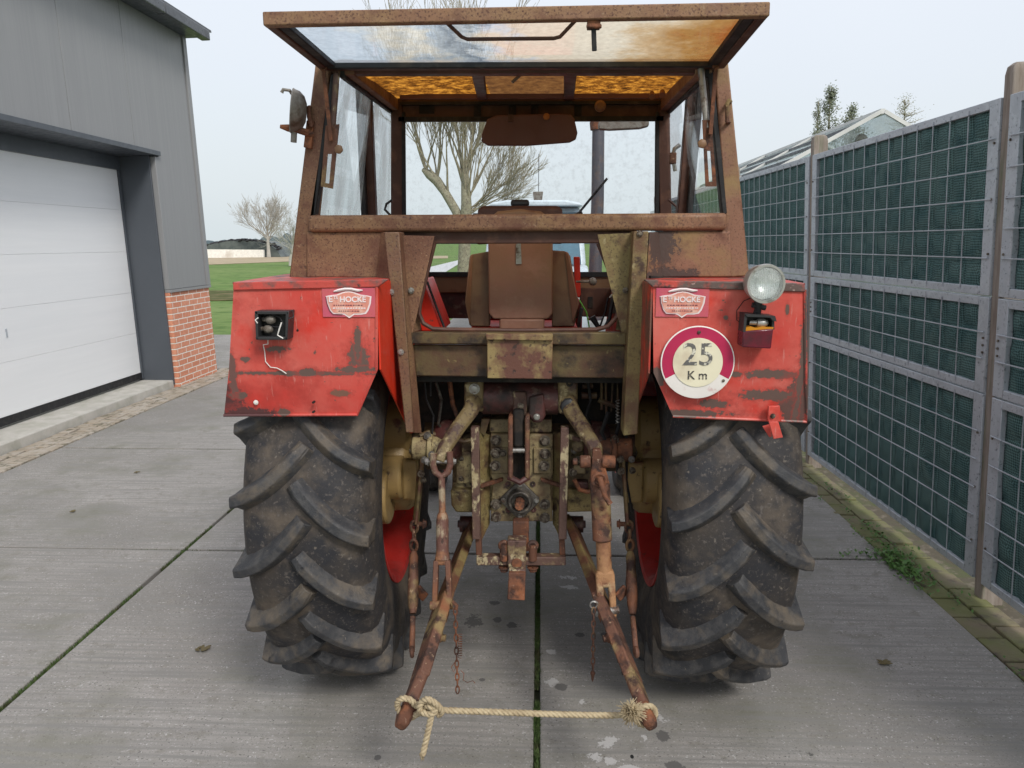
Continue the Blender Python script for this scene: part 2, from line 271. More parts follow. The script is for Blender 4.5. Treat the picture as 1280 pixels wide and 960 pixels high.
# rear window: stained glass with painted sky reflection, rusty film growing towards the right
def rearglass():
    m = bpy.data.materials.new('rust_stained_sky_tinted_rear_glass'); m.use_nodes = True; nt = m.node_tree; N = nt.nodes; L = nt.links; N.clear()
    out = N.new('ShaderNodeOutputMaterial'); tc = N.new('ShaderNodeTexCoord'); sx = N.new('ShaderNodeSeparateXYZ'); L.new(tc.outputs['Object'], sx.inputs[0])
    def nz(s, st=(1,1,1), det=8):
        mp = N.new('ShaderNodeMapping'); mp.inputs['Scale'].default_value = st; L.new(tc.outputs['Object'], mp.inputs[0])
        n = N.new('ShaderNodeTexNoise'); n.inputs['Scale'].default_value = s; n.inputs['Detail'].default_value = det; n.inputs['Roughness'].default_value = .65; L.new(mp.outputs[0], n.inputs['Vector']); return n.outputs['Fac']
    ad = N.new('ShaderNodeMath'); ad.operation = 'MULTIPLY_ADD'; L.new(nz(3.2), ad.inputs[0]); ad.inputs[1].default_value = .9; L.new(sx.outputs[0], ad.inputs[2])
    cr = N.new('ShaderNodeValToRGB'); els = cr.color_ramp.elements
    mr = N.new('ShaderNodeMapRange'); L.new(ad.outputs[0], mr.inputs[0]); mr.inputs[1].default_value = -.3; mr.inputs[2].default_value = 1.1; L.new(mr.outputs[0], cr.inputs[0])
    els[0].position = 0; els[0].color = (.72, .80, .86, 1); els[1].position = 1; els[1].color = (.42, .13, .03, 1)
    for p, c in ((.2, (.68, .76, .82)), (.3, (.92, .86, .72)), (.36, (.62, .70, .76)), (.42, (.30, .36, .42)), (.45, (.7, .76, .8)), (.52, (.90, .76, .58)), (.72, (.88, .78, .60)), (.80, (.70, .50, .28)), (.90, (.50, .26, .08))):  # blue-grey stops put the sky's reflection into the glass colour
        q = els.new(p); q.color = (*c, 1)
    n2 = nz(55, (1,1,1)); mr2 = N.new('ShaderNodeMapRange'); L.new(n2, mr2.inputs[0]); mr2.inputs[1].default_value = .3; mr2.inputs[2].default_value = .7; mr2.inputs[3].default_value = .82; mr2.inputs[4].default_value = 1.08
    vm = N.new('ShaderNodeVectorMath'); vm.operation = 'SCALE'; L.new(cr.outputs[0], vm.inputs[0]); L.new(mr2.outputs[0], vm.inputs['Scale'])
    t = N.new('ShaderNodeBsdfTranslucent'); tr = N.new('ShaderNodeBsdfTransparent'); gl = N.new('ShaderNodeBsdfGlossy'); gl.inputs['Roughness'].default_value = .05
    L.new(vm.outputs[0], t.inputs[0]); L.new(vm.outputs[0], tr.inputs[0])
    mx = N.new('ShaderNodeMixShader'); mx.inputs[0].default_value = .5; L.new(tr.outputs[0], mx.inputs[1]); L.new(t.outputs[0], mx.inputs[2])
    fr = N.new('ShaderNodeFresnel'); m2 = N.new('ShaderNodeMixShader'); L.new(fr.outputs[0], m2.inputs[0]); L.new(mx.outputs[0], m2.inputs[1]); L.new(gl.outputs[0], m2.inputs[2]); L.new(m2.outputs[0], out.inputs[0]); return m
M['rglass'] = rearglass()
M['lens'] = glass('ribbed_lamp_glass', (.95, .97, .97), 1, dirt=(.95, .95, .93), dsc=30, dth=.45, dam=.3)
# ================================================================== SETTING
def nodes(name):
    m = bpy.data.materials.new(name); m.use_nodes = True; return m, m.node_tree.nodes, m.node_tree.links
def concrete():
    m = pmat('brushed_concrete', (.205, .195, .19), [((.165, .158, .15), 1.1, .5, .2), ((.27, .26, .25), 60, .64, .08), ((.12, .115, .11), 95, .66, .05), ((.15, .145, .125), 2.3, .6, .12), ((.17,.165,.16), 5, .55, .12, (.25, 6, 1)), ((.085, .08, .075), 9, .73, .015)],
        spots=[((-.42+.5*i*0+x, y, 0), (rx, ry, .05), c, am) for i, (x, y, rx, ry, c, am) in enumerate([])], rough=.85, bump=.35, bs=260, var=.06, spec=.25)
    return m
def gspot(x, y, rx, ry, c, am):
    g = G(x, y); z = g.y
    return ((g.x, g.y, 0), (rx*z/961, ry*z/961*2.0, .1), c, am)
WS = (.47, .46, .45); DK = (.13, .125, .12)
M['conc'] = pmat('brushed_concrete', (.345, .327, .308), [((.27, .255, .235), 1.1, .5, .2), ((.235, .222, .205), .55, .57, .06), ((.25, .235, .21), 13, .6, .05), ((.52, .51, .50), 95, .63, .04), ((.11, .105, .10), 120, .62, .04), ((.20, .197, .16), 2.3, .62, .12), ((.235, .228, .215), 5, .54, .1, (.3, 9, 1)), ((.11, .105, .10), 7, .745, .012)],
    spots=[gspot(712, 721, 9, 2, WS, 2.8), gspot(712, 733, 8, 2, WS, 2.8), gspot(690, 814, 6, 3, WS, 1.5), gspot(689, 851, 7, 4, WS, 2), gspot(727, 876, 4, 3, WS, 1.2), gspot(760, 926, 10, 5, WS, 2.6), gspot(745, 947, 10, 3, WS, 2.6), gspot(762, 950, 8, 3, WS, 2.6), gspot(790, 959, 14, 3, WS, 2.6), gspot(826, 896, 6, 4, WS, 2.4), gspot(806, 922, 3, 4, WS, 2.),
           gspot(592, 776, 11, 8, DK, 1.6), gspot(622, 774, 6, 4, DK, .6), gspot(640, 781, 7, 4, DK, .6), gspot(725, 793, 6, 3, DK, .5), gspot(702, 858, 8, 4, DK, .6), gspot(828, 920, 9, 6, DK, 1.), gspot(842, 958, 12, 6, DK, .8), gspot(603, 849, 4, 2, DK, .5), gspot(618, 753, 7, 3, DK, .9), gspot(755, 793, 5, 3, DK, .5), gspot(472, 946, 5, 3, DK, .5), gspot(790, 945, 2.5, 2, (.02,.02,.02), .2)],
    rough=.85, bump=.6, bs=200, var=.07, spec=.25, halo=(.26, .25, .235))
M['soil'] = pmat('dark_joint_soil', (.05, .045, .035), [((.05, .075, .025), 7, .5, .1)], rough=.95, bump=.6)
M['paver'] = pmat('worn_clay_pavers', (.33, .28, .22), [((.4, .36, .31), 7, .55, .1), ((.13, .12, .08), 12, .6, .08)], rough=.9, bump=.6)
M['paverm'] = pmat('mossy_pavers', (.19, .155, .105), [((.15, .155, .065), 3, .46, .1), ((.09, .075, .06), 10, .62, .08)], rough=.9, bump=.7)
M['ledge'] = pmat('pale_threshold_concrete', (.48, .46, .42), [((.38, .37, .32), 6, .55, .12)], rough=.85, bump=.4)
M['grass'] = pmat('field_grass', (.12, .20, .055), [((.17, .235, .08), .15, .52, .12, (.3, 1.5, 1)), ((.075, .14, .035), 1.5, .58, .1), ((.17, .2, .07), 8, .66, .1)], rough=.9, bump=.8, bs=12, coords='Object', spec=.1)
M['grassd'] = pmat('ditch_bank_growth', (.075, .085, .028), [((.17, .14, .07), 1.5, .55, .1)], rough=.95, bump=.8, bs=10, spec=.1)
M['sand'] = pmat('sandy_track', (.42, .34, .24), [((.3, .26, .17), .5, .55, .15)], rough=.95, bump=.4, bs=6, spec=.1)
M['pale'] = pmat('pale_path', (.5, .5, .5), rough=.5, bump=.1)
M['weed'] = pmat('weed_leaves', (.06, .15, .03), [((.11, .2, .05), 30, .5, .1)], rough=.6, bump=0)
M['moss'] = pmat('joint_moss', (.045, .085, .02), [((.08, .12, .035), 50, .5, .1), ((.07, .055, .03), 8, .6, .1)], rough=.9, bump=.5)
M['leaf'] = pmat('dead_leaf', (.13, .105, .05), rough=.8, bump=.2)

mb = MB(); mb.prism([(-900,-300,-.06),(900,-300,-.06),(900,2200,-.06),(-900,2200,-.06)], (0,0,-.3)); tag(mb.build('ground', M['grass']), kind='structure')
mb = MB(); mb.prism([(-6.6,-4,-.04),(6.5,-4,-.04),(6.5,19.2,-.04),(-2.1,19.2,-.04),(-2.1,15.1,-.04),(-6.6,15.1,-.04)], (0,0,-.01)); tag(mb.build('soil', M['soil']), kind='structure')
# concrete slabs with real joints
mb = MB()
xs = [(-6.5, -4.3), (-4.26, -2.121), (-2.095, -.012), (.012, 2.03)]; ys = [-4.4, -2.2, -.15, 2.05, 4.26, 6.5, 8.72, 10.86, 12.95, 15.0, 17.1, 19.2]
for i, (x0, x1) in enumerate(xs):
    for y0, y1 in zip(ys, ys[1:]):
        if i == 0 and (y0 < 10.8 or y0 > 14.9): continue
        if i == 1 and y0 > 14.9: continue
        g = .011; dz = random.uniform(-.003, .003)
        mb.prism([(x0,y0+g,dz),(x1,y0+g,dz),(x1,y1-g,dz),(x0,y1-g,dz)], (0,0,-.034))
for y0, y1 in zip(ys, ys[1:]):
    if y0 > 10.8: mb.prism([(2.07,y0+.011,0),(6.3,y0+.011,0),(6.3,y1-.011,0),(2.07,y1-.011,0)], (0,0,-.034))
o = mb.build('concrete_yard', M['conc'], bevel=.006); tag(o, kind='structure')
def pavers(name, pts_fn, mat, L0, L1, x0, x1, step, rows, jit):
    mb = MB(); y = L0; k = 0
    while y < L1:
        for r_ in range(rows):
            yy = y + (step*.5 if r_ % 2 else 0)
            xo = pts_fn(yy); a = x0+(x1-x0)*r_/rows; b = x0+(x1-x0)*(r_+1)/rows
            M3 = Matrix.Rotation(random.uniform(-jit, jit), 3, 'Z') @ Matrix.Rotation(random.uniform(-.02, .02), 3, 'X')
            mb.cbox((xo+(a+b)/2, yy+step/2, -.025+random.uniform(-.006, .006)), (b-a-.01, step-.012, .05), M3)
        y += step
    return tag(mb.build(name, mat, bevel=.005), kind='structure')
fx = lambda y: 2.28-.02*(y-3.79)          # the fence line
pavers('garage_paving', lambda y: 0, M['paver'], 2.5, 11.0, -4.62, -4.28, .205, 3, .05)
pavers('fence_paving', lambda y: fx(y), M['paverm'], .5, 15.0, -.26, .02, .205, 2, .03)
mb = MB(); mb.prism([(2.02,0,-.03),(3.4,0,-.03),(3.4,14.9,-.03),(2.02,14.9,-.03)], (0,0,-.009)); tag(mb.build('verge_soil', pmat('verge_soil', (.10, .085, .06), [((.09, .11, .04), 4, .55, .1), ((.2, .17, .13), 15, .6, .08)], rough=.95, bump=.7)), kind='structure')
mb = MB(); mb.box((-5.3, 0, -.03), (-4.63, 9.44, .085)); tag(mb.build('garage_threshold', M['ledge'], bevel=.012), kind='structure')
# far ground features
def gpoly(name, pts, z, mat, kind='structure'):
    mb = MB(); mb.prism([(*G(x, y).xy, z) for x, y in pts], (0,0,-.02)); return tag(mb.build(name, mat), kind=kind)
gpoly('ditch_bank', [(-2200, 374), (3300, 374), (3600, 362), (-2600, 362)], -.03, M['grassd'])
gpoly('sandy_track', [(-600, 334), (190, 333), (400, 325), (560, 322.5), (560, 319.5), (400, 319.5), (190, 322), (-600, 323)], -.02, M['sand'])
gpoly('path', [(440, 361), (534, 334), (572, 325), (600, 319), (603, 319.5), (577, 327), (554, 341), (530, 361)], -.03, M['pale'])
# distant tree line (reads as one mass)
mb = MB(); random.seed(3)
for i in range(420):
    x = random.uniform(-620, 620); y = random.uniform(900, 960); h = random.uniform(3, 11)*(1+.6*math.sin(x*.02)); r_ = random.uniform(5, 12)
    mb.lathe((x, y, 0), (0,0,1), [(0, r_), (h*.5, r_*.9), (h*.85, r_*.5), (h, 0)], 6)
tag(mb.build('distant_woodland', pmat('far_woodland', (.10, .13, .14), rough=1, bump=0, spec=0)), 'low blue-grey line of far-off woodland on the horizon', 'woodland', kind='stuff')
# moss and weeds in joints
mb = MB(); random.seed(11)
def tuft(x, y, h, n=4, w=.003):
    for k in range(n):
        a = random.uniform(0, 6.28); l = h*random.uniform(.5, 1); t = random.uniform(.2, .9)
        p = Vector((x+random.uniform(-.006,.006), y+random.uniform(-.01,.01), -.02)); q = p+Vector((math.cos(a)*t*l, math.sin(a)*t*l, l))
        s_ = Vector((-math.sin(a), math.cos(a), 0))*w
        mb._f([mb.bm.verts.new(p-s_), mb.bm.verts.new(p+s_), mb.bm.verts.new(q)])
for i in range(5200):
    y = .9+10*random.random()**1.6; 
    if noise.noise(Vector((0, y*3, 0))) > -.25: tuft(random.uniform(-.009, .009), y, .028, 3)
for i in range(2600):
    y = 2+9*random.random()**1.5
    if noise.noise(Vector((5, y*2.2, 0))) > -.15: tuft(-2.108+random.uniform(-.01, .01), y, .026, 3)
for yj in (4.26, 6.5):
    for i in range(900):
        x = random.uniform(-4.2, 2)
        if noise.noise(Vector((x*2.2, yj, 0))) > .05: tuft(x, yj+random.uniform(-.005,.005), .022, 2)
tag(mb.build('joint_grass', M['moss'], norm=False, sharp=0), 'short moss and grass growing in the slab joints', 'grass', kind='stuff')
mb = MB(); random.seed(5)
def leafpatch(cx, cy, rx, ry, n, s):
    for i in range(n):
        x = random.gauss(cx, rx); y = random.gauss(cy, ry); a = random.uniform(0, 6.28); l = s*random.uniform(.5, 1.3)
        z = random.uniform(0, .03); d = Vector((math.cos(a), math.sin(a), random.uniform(.1, 1.0)))*l; w = Vector((-math.sin(a), math.cos(a), 0))*l*.35
        p = Vector((x, y, z)); mb._f([mb.bm.verts.new(q) for q in (p, p+d*.5+w, p+d, p+d*.5-w)])
for y in [1.9+.065*i for i in range(150)]:
    w = max(0, noise.noise(Vector((y*1.3, 3, 1)))+.25)
    leafpatch(fx(y)-.27, y, .014, .05, int(34*w), .016)
    if random.random() < .3: leafpatch(fx(y)-.10+random.uniform(-.08,.08), y, .015, .05, 16, .016)
leafpatch(2.04, 4.12, .05, .12, 420, .024); leafpatch(2.0, 4.3, .10, .03, 160, .02); leafpatch(2.1, 4.6, .02, .25, 160, .02)
tag(mb.build('verge_weeds', M['weed'], norm=False, sharp=0), 'green weeds sprouting along the mossy pavers by the fence', 'weeds', kind='stuff')
def litter(px, py, s, label, n):
    random.seed(n); g = G(px, py); t = MB()
    for k in range(7):
        a = random.uniform(0, 6.28); c = g+Vector((random.uniform(-s,s), random.uniform(-s,s)*.7, .006)); d = Vector((math.cos(a), math.sin(a), .12))*s*.9; w = Vector((-math.sin(a), math.cos(a), .05))*s*.35
        t.prism([c-d, c-d*.2+w, c+d*.6+w*.8, c+d, c-w], (0,0,.003))
    o = t.build('dead_leaf', M['leaf']); tag(o, label, 'leaf', 'dead leaves lying on the concrete'); return o
litter(254, 812, .022, 'olive crumpled leaf on the slab left of the left rear tyre', 1)
litter(1103, 829, .02, 'brown crumpled leaf on the slab right of the right rear tyre', 2)
litter(90, 640, .016, 'small dark leaf on the slab in front of the garage door', 3)
litter(172, 591, .016, 'small leaf near the crosswise slab joint beside the garage paving', 4)

# ------------------------------------------------------------------ garage
def brickmat():
    m, N, L = nodes('orange_red_brickwork'); b = N['Principled BSDF']; tc = N.new('ShaderNodeTexCoord'); sp = N.new('ShaderNodeSeparateXYZ'); L.new(tc.outputs['Object'], sp.inputs[0])
    ad = N.new('ShaderNodeMath'); L.new(sp.outputs[0], ad.inputs[0]); L.new(sp.outputs[1], ad.inputs[1]); cb = N.new('ShaderNodeCombineXYZ'); L.new(ad.outputs[0], cb.inputs[0]); L.new(sp.outputs[2], cb.inputs[1])
    br = N.new('ShaderNodeTexBrick'); L.new(cb.outputs[0], br.inputs['Vector']); br.inputs['Scale'].default_value = 1; br.inputs['Brick Width'].default_value = .235; br.inputs['Row Height'].default_value = .0735; br.inputs['Mortar Size'].default_value = .007; br.inputs['Mortar Smooth'].default_value = .2
    br.inputs['Color1'].default_value = (.56, .22, .13, 1); br.inputs['Color2'].default_value = (.62, .27, .17, 1); br.inputs['Mortar'].default_value = (.75, .70, .62, 1); br.inputs['Bias'].default_value = 0
    n = N.new('ShaderNodeTexNoise'); n.inputs['Scale'].default_value = 30; n.inputs['Detail'].default_value = 6; L.new(tc.outputs['Object'], n.inputs[0])
    mx = N.new('ShaderNodeMix'); mx.data_type = 'RGBA'; mx.blend_type = 'MULTIPLY'; mx.inputs[0].default_value = .5; L.new(br.outputs[0], mx.inputs[6]); L.new(n.outputs[0], mx.inputs[7])
    sc = N.new('ShaderNodeVectorMath'); sc.operation = 'SCALE'; sc.inputs['Scale'].default_value = 1.35; L.new(mx.outputs[2], sc.inputs[0]); L.new(sc.outputs[0], b.inputs['Base Color']); b.inputs['Roughness'].default_value = .9
    bp = N.new('ShaderNodeBump'); bp.invert = True; bp.inputs['Distance'].default_value = .006; bp.inputs['Strength'].default_value = .7; L.new(br.outputs['Fac'], bp.inputs['Height']); L.new(bp.outputs[0], b.inputs['Normal']); return m
M['brick'] = brickmat()
M['clad'] = pmat('grey_ribbed_cladding', (.265, .268, .272), [((.24, .243, .248), 1.2, .5, .2)], rough=.45, bump=.05, bs=40, var=.03, spec=.5, stretch=(1, 25, .3))
M['cladd'] = pmat('anthracite_trim', (.075, .085, .10), rough=.4, bump=.03, var=.04)
M['doorw'] = pmat('white_sectional_door', (.80, .81, .82), [((.76, .775, .79), 1.5, .52, .2)], rough=.4, bump=.12, bs=30, var=.02, stretch=(1, .3, 6))
M['gutter'] = pmat('dark_gutter', (.07, .075, .085), rough=.35, bump=.02)
gar = thing('garage', (-5.6, 7, 0), 'dark grey clad garage with a white sectional door and an orange brick pier', 'building')
WX = -4.56; EZ = 4.43; Y0, Y1 = 9.42, 10.62; LZ = 2.8
# grey wall panels over the door: separate panels with fine gaps
for a, b in [(-.3, 1.33), (1.336, 2.62), (2.626, 3.92), (3.926, 5.21), (5.216, 6.5), (6.506, 7.79), (7.796, 9.0)]:
    z0 = LZ+.06 if a < 9 else LZ+.06
    mb = MB(); mb.box((WX-.12, a, z0), (WX, b, EZ)); mb.build('wall_panel', M['clad'], gar, bevel=.004)
mb = MB(); mb.prism([(WX, 9.006, LZ+.06), (WX, Y0+.125, LZ+.06), (WX, Y0+.125, LZ-.01), (WX, Y0+.034, LZ-.01), (WX, Y0+.034, 1.19), (WX, Y1-.1, 1.19), (WX, Y1-.1, EZ), (WX, 9.006, EZ)], (-.12,0,0)); mb.build('wall_panel', M['clad'], gar, bevel=.004)
mb = MB(); mb.box((WX-.5, Y0, .0), (WX-.06, Y0+.03, LZ)); mb.build('door_jamb', M['cladd'], gar, bevel=.003)
mb = MB(); mb.box((WX-.52, -.3, LZ), (WX+.035, Y0+.12, LZ+.055)); mb.build('lintel', M['cladd'], gar, bevel=.003)
mb = MB(); mb.box((WX-.5, -.3, LZ-.16), (WX-.42, Y0, LZ-.002)); mb.build('lintel_board', M['cladd'], gar)
mb = MB(); mb.box((WX-.4, Y0+.035, -.05), (WX-.004, Y1-.02, 1.15)); mb.build('brick_pier', M['brick'], gar)
mb = MB(); mb.box((WX-.06, Y0+.034, 1.153), (WX+.02, Y1+.01, 1.187)); mb.build('flashing', M['clad'], gar)
mb = MB(); mb.box((WX-.13, Y1-.095, 1.19), (WX+.022, Y1, EZ)); mb.build('corner_trim', M['clad'], gar, bevel=.003)
mb = MB(); mb.box((-9.5, Y1-.005, 0), (WX-.13, Y1-.05, EZ)); mb.build('end_wall', M['clad'], gar)
# door
dr = MB(); z = .17
dx = WX-.46; dr.box((dx-.06, -.3, .09), (dx-.004, Y0-.005, LZ-.02)); door = dr.build('sectional_door', M['doorw'], gar)
while z < LZ-.1:
    t = MB(); t.box((dx-.003, -.3, z), (dx+.012, Y0-.045, min(z+.4985, LZ-.1))); t.build('door_panel', M['doorw'], door, bevel=.0008); z += .5
mb = MB(); mb.box((dx-.002, -.3, .09), (dx+.02, Y0-.04, .166)); mb.build('bottom_seal', M['black'], door)
mb = MB(); mb.box((dx-.002, Y0-.04, .09), (dx+.03, Y0-.002, LZ-.02)); mb.build('guide_rail', M['cladd'], door)
mb = MB(); mb.box((dx+.012, 7.05, .90), (dx+.018, 7.07, .98)); mb.build('door_handle', M['galv'], door)
# eaves, gutter, roof
mb = MB(); mb.box((WX-.3, -.3, EZ+.002), (WX+.20, Y1+.08, EZ+.04)); mb.build('soffit', M['cladd'], gar)
mb = MB()
for a, b in ((-.3, 2.6), (2.61, 5.4), (5.41, 8.0), (8.01, 9.5), (9.51, Y1+.12)): mb.box((WX+.18, a, EZ-.03), (WX+.30, b, EZ+.09))
mb.build('gutter', M['gutter'], gar, bevel=.012)
mb = MB(); mb.prism([(WX+.27, -.3, EZ+.10), (WX+.27, -.3, EZ+.13), (-8.2, -.3, EZ+1.3), (-8.2, -.3, EZ+1.26)], (0, Y1+.55, 0)); mb.build('roof', M['gutter'], gar)
mb = MB(); mb.box((-6.2, 9.0, EZ+.5), (WX-.35, 10.4, EZ+2.2)); mb.build('upper_wall', M['doorw'], gar)
mb = MB(); mb.box((WX-.349, 10.1, EZ+.5), (WX-.31, 10.41, EZ+2.25)); mb.build('corner_trim', M['clad'], gar)
gar.rotation_euler = (0, -R(1.8), 0)

# ------------------------------------------------------------------ privacy fence
M['cloth'] = pmat('green_woven_screen_cloth', (.072, .138, .135), [((.095, .16, .15), 3.5, .5, .15), ((.045, .10, .102), 9, .6, .1)], rough=.85, bump=0, spec=.15)
def clothfix(m):
    nt = m.node_tree; N = nt.nodes; L = nt.links; tc = N.new('ShaderNodeTexCoord'); mp = N.new('ShaderNodeMapping'); mp.inputs['Scale'].default_value = (1, 1, 1); mp.inputs['Rotation'].default_value = (R(45), 0, 0); L.new(tc.outputs['Object'], mp.inputs[0])
    ck = N.new('ShaderNodeTexChecker'); ck.inputs['Scale'].default_value = 110; L.new(mp.outputs[0], ck.inputs[0])
    n = N.new('ShaderNodeTexNoise'); n.inputs['Scale'].default_value = 18; L.new(tc.outputs['Object'], n.inputs[0])
    ad = N.new('ShaderNodeMath'); ad.operation = 'ADD'; L.new(ck.outputs['Fac'], ad.inputs[0]); L.new(n.outputs[0], ad.inputs[1])
    b = N.new('ShaderNodeBump'); b.inputs['Strength'].default_value = .9; b.inputs['Distance'].default_value = .004; L.new(ad.outputs[0], b.inputs['Height']); L.new(b.outputs[0], N['Principled BSDF'].inputs['Normal'])
    bc = N['Principled BSDF'].inputs['Base Color']; src = bc.links[0].from_socket; mx = N.new('ShaderNodeMix'); mx.data_type = 'RGBA'; mx.blend_type = 'MULTIPLY'; mx.inputs[0].default_value = 1
    mr = N.new('ShaderNodeMapRange'); mr.inputs[3].default_value = .55; mr.inputs[4].default_value = 1.5; L.new(ck.outputs['Fac'], mr.inputs[0]); L.new(src, mx.inputs[6]); L.new(mr.outputs[0], mx.inputs[7]); L.new(mx.outputs[2], bc)
clothfix(M['cloth'])
fen = thing('privacy_fence', (2.28, 3.79, 0), 'tall galvanised mesh fence filled with dark green screen cloth between timber posts', 'fence')
PITCHF = 2.44; fdir = Vector((-.02, 1, 0)).normalized(); fn = Vector((-1, -.02, 0)).normalized()   # fn: towards the yard
def fpt(s, z, o=0): return Vector((2.28, 3.79, 0)) + fdir*s + fn*o + Vector((0, 0, z))
def panel(s0, s1, z0, z1, nh):
    t = MB(); w = .082; wh = .042
    for a, b, c, d in ((s0, z0, s0+w, z1), (s1-w, z0, s1, z1), (s0+w+.001, z0, s1-w-.001, z0+wh), (s0+w+.001, z1-wh, s1-w-.001, z1)):
        t.prism([fpt(a, b, .02), fpt(c, b, .02), fpt(c, d, .02), fpt(a, d, .02)], -fn*.035)
    f = t.build('panel_frame', M['galv'], fen, bevel=.003)
    t = MB(); n = 13; cw = (s1-s0-2*w)/n; ch = (z1-z0-2*wh)/nh
    for k in range(1, n): s = s0+w+cw*k; t.cyl(fpt(s, z0+.02, .022), fpt(s, z1-.02, .022), .0030, 5)
    for k in range(1, nh): zz = z0+wh+ch*k; t.cyl(fpt(s0+.02, zz, .027), fpt(s1-.02, zz, .027), .0036, 5)
    t.build('wire_mesh', M['galv'], f)
    t = MB(); nx = n*6; nz_ = nh*6; vs = []
    for i in range(nx+1):
        row = []
        for j in range(nz_+1):
            s = s0+w+(s1-s0-2*w)*i/nx; zz = z0+.02+(z1-z0-.04)*j/nz_
            bul = abs(math.sin(math.pi*i/6))*abs(math.sin(math.pi*j/6))
            q = noise.noise(Vector((s*7, zz*9, z0*3)))*.008+noise.noise(Vector((s*25, zz*14, z0*3)))*.004
            row.append(t.bm.verts.new(fpt(s, zz, -.006+.016*bul**.6+q)))
        vs.append(row)
    for i in range(nx):
        for j in range(nz_): t._f([vs[i][j], vs[i+1][j], vs[i+1][j+1], vs[i][j+1]])
    o = t.build('screen_cloth', M['cloth'], f, sharp=0)
    md = o.modifiers.new('solid', 'SOLIDIFY'); md.thickness = .02; md.offset = 1
    t = MB()
    for sx_ in (s0+.025, s1-.025):
        for zz in (z0+.2, (z0+z1)/2, z1-.2): t.cyl(fpt(sx_, zz, .018), fpt(sx_, zz, .026), .006, 8)
    t.build('screw', M['bolt'], f)
for k in range(-1, 5):
    s = k*PITCHF; t = MB()
    sec = [fpt(s-.034, -.03, .010), fpt(s+.034, -.03, .010), fpt(s+.034, -.03, -.10), fpt(s-.034, -.03, -.10)]
    zt = 2.60+random.uniform(-.02, .02)
    ring = lambda z, q: [t.bm.verts.new(Vector((*(v.xy*(1-q)+(sum((w.xy for w in sec), Vector((0,0)))/4)*q), z))) for v in sec]
    rs = [ring(-.05, 0), ring(zt-.05, 0), ring(zt-.015, .12), ring(zt, .45)]
    for A, B in zip(rs, rs[1:]):
        for i in range(4): t._f([A[i], A[(i+1)%4], B[(i+1)%4], B[i]])
    t._f(rs[-1]); t.build('post', M['wood'], fen, bevel=.006)
    if k < 4:
        for z0, z1, nh in ((.09, 1.06, 6), (1.068, 1.54, 3), (1.548, 2.465, 6)): panel(s+.036, s+PITCHF-.036, z0, z1, nh)
fen.rotation_euler = (0, -R(3.0), 0)

# ------------------------------------------------------------------ greenhouse behind the fence
M['alu'] = pmat('white_aluminium_bar', (.62, .62, .6), rough=.4, bump=.05)
M['ghglass'] = glass('hazy_greenhouse_glass', (.85, .88, .88), 1, dirt=(.75, .77, .76), dsc=3, dth=.5, dam=.2)
gh = thing('greenhouse', (3.75, 12, 0), 'white framed glass greenhouse with a ridged roof showing over the fence', 'greenhouse')
gx = 3.72; gz = 3.2; gw = 1.55; ez = 2.35; ya, yb = 8.9, 15.4
t = MB(); t.beam((gx, ya, gz), (gx, yb, gz), .05, .06)
for sx_ in (-1, 1): t.beam((gx+sx_*gw, ya, ez), (gx+sx_*gw, yb, ez), .06, .08)
t.build('ridge_bar', M['alu'], gh)
t = MB(); 
for fz in (.2, .4, .6, .8): t.beam((gx-gw*fz, ya, gz-(gz-ez)*fz+.012), (gx-gw*fz, yb, gz-(gz-ez)*fz+.012), .025, .03)
t.build('purlins', M['cladd'], gh); t = MB(); k = ya
while k <= yb+.01:
    for sx_ in (-1, 1): t.beam((gx+sx_*.02, k, gz), (gx+sx_*gw, k, ez), .03, .04); t.beam((gx+sx_*gw, k, 0), (gx+sx_*gw, k, ez), .03, .04)
    k += (yb-ya)/3; t.build('glazing_bars', M['alu'], gh); t = MB()
t.bm.free()
for sx_ in (-1, 1):
    t = MB(); t.prism([(gx+sx_*.03, ya+.02, gz-.005), (gx+sx_*gw, ya+.02, ez), (gx+sx_*gw, yb-.02, ez), (gx+sx_*.03, yb-.02, gz-.005)], (0,0,-.005)); t.build('roof_glass', M['ghglass'], gh)
    t = MB(); t.prism([(gx+sx_*gw, ya+.02, 0), (gx+sx_*gw, ya+.02, ez), (gx+sx_*gw, yb-.02, ez), (gx+sx_*gw, yb-.02, 0)], (-.005,0,0)); t.build('side_glass', M['ghglass'], gh)
for yy in (ya, yb):
    t = MB(); t.prism([(gx-gw, yy, 0), (gx-gw, yy, ez), (gx, yy, gz-.02), (gx+gw, yy, ez), (gx+gw, yy, 0)], (0,.005,0)); t.build('gable_glass', M['ghglass'], gh)
t = MB(); t.beam((gx-gw, ya, ez), (gx+gw, ya, ez), .04, .05); t.beam((gx-.45, ya, 0), (gx-.45, ya, 2.9), .04, .05); t.beam((gx+.45, ya, 0), (gx+.45, ya, 2.9), .04, .05); t.beam((gx-.3, ya+.3, 2.86), (gx+.3, ya+.3, 2.86), .03, .04); t.build('gable_frame', M['alu'], gh)
t = MB(); t.lathe((gx-.12, ya+.2, 2.93), (0, 1, 0), [(0, 0), (.01, .07), (.03, .07), (.04, 0)], 10); t.build('roof_vent_fan', M['greyp'], gh)

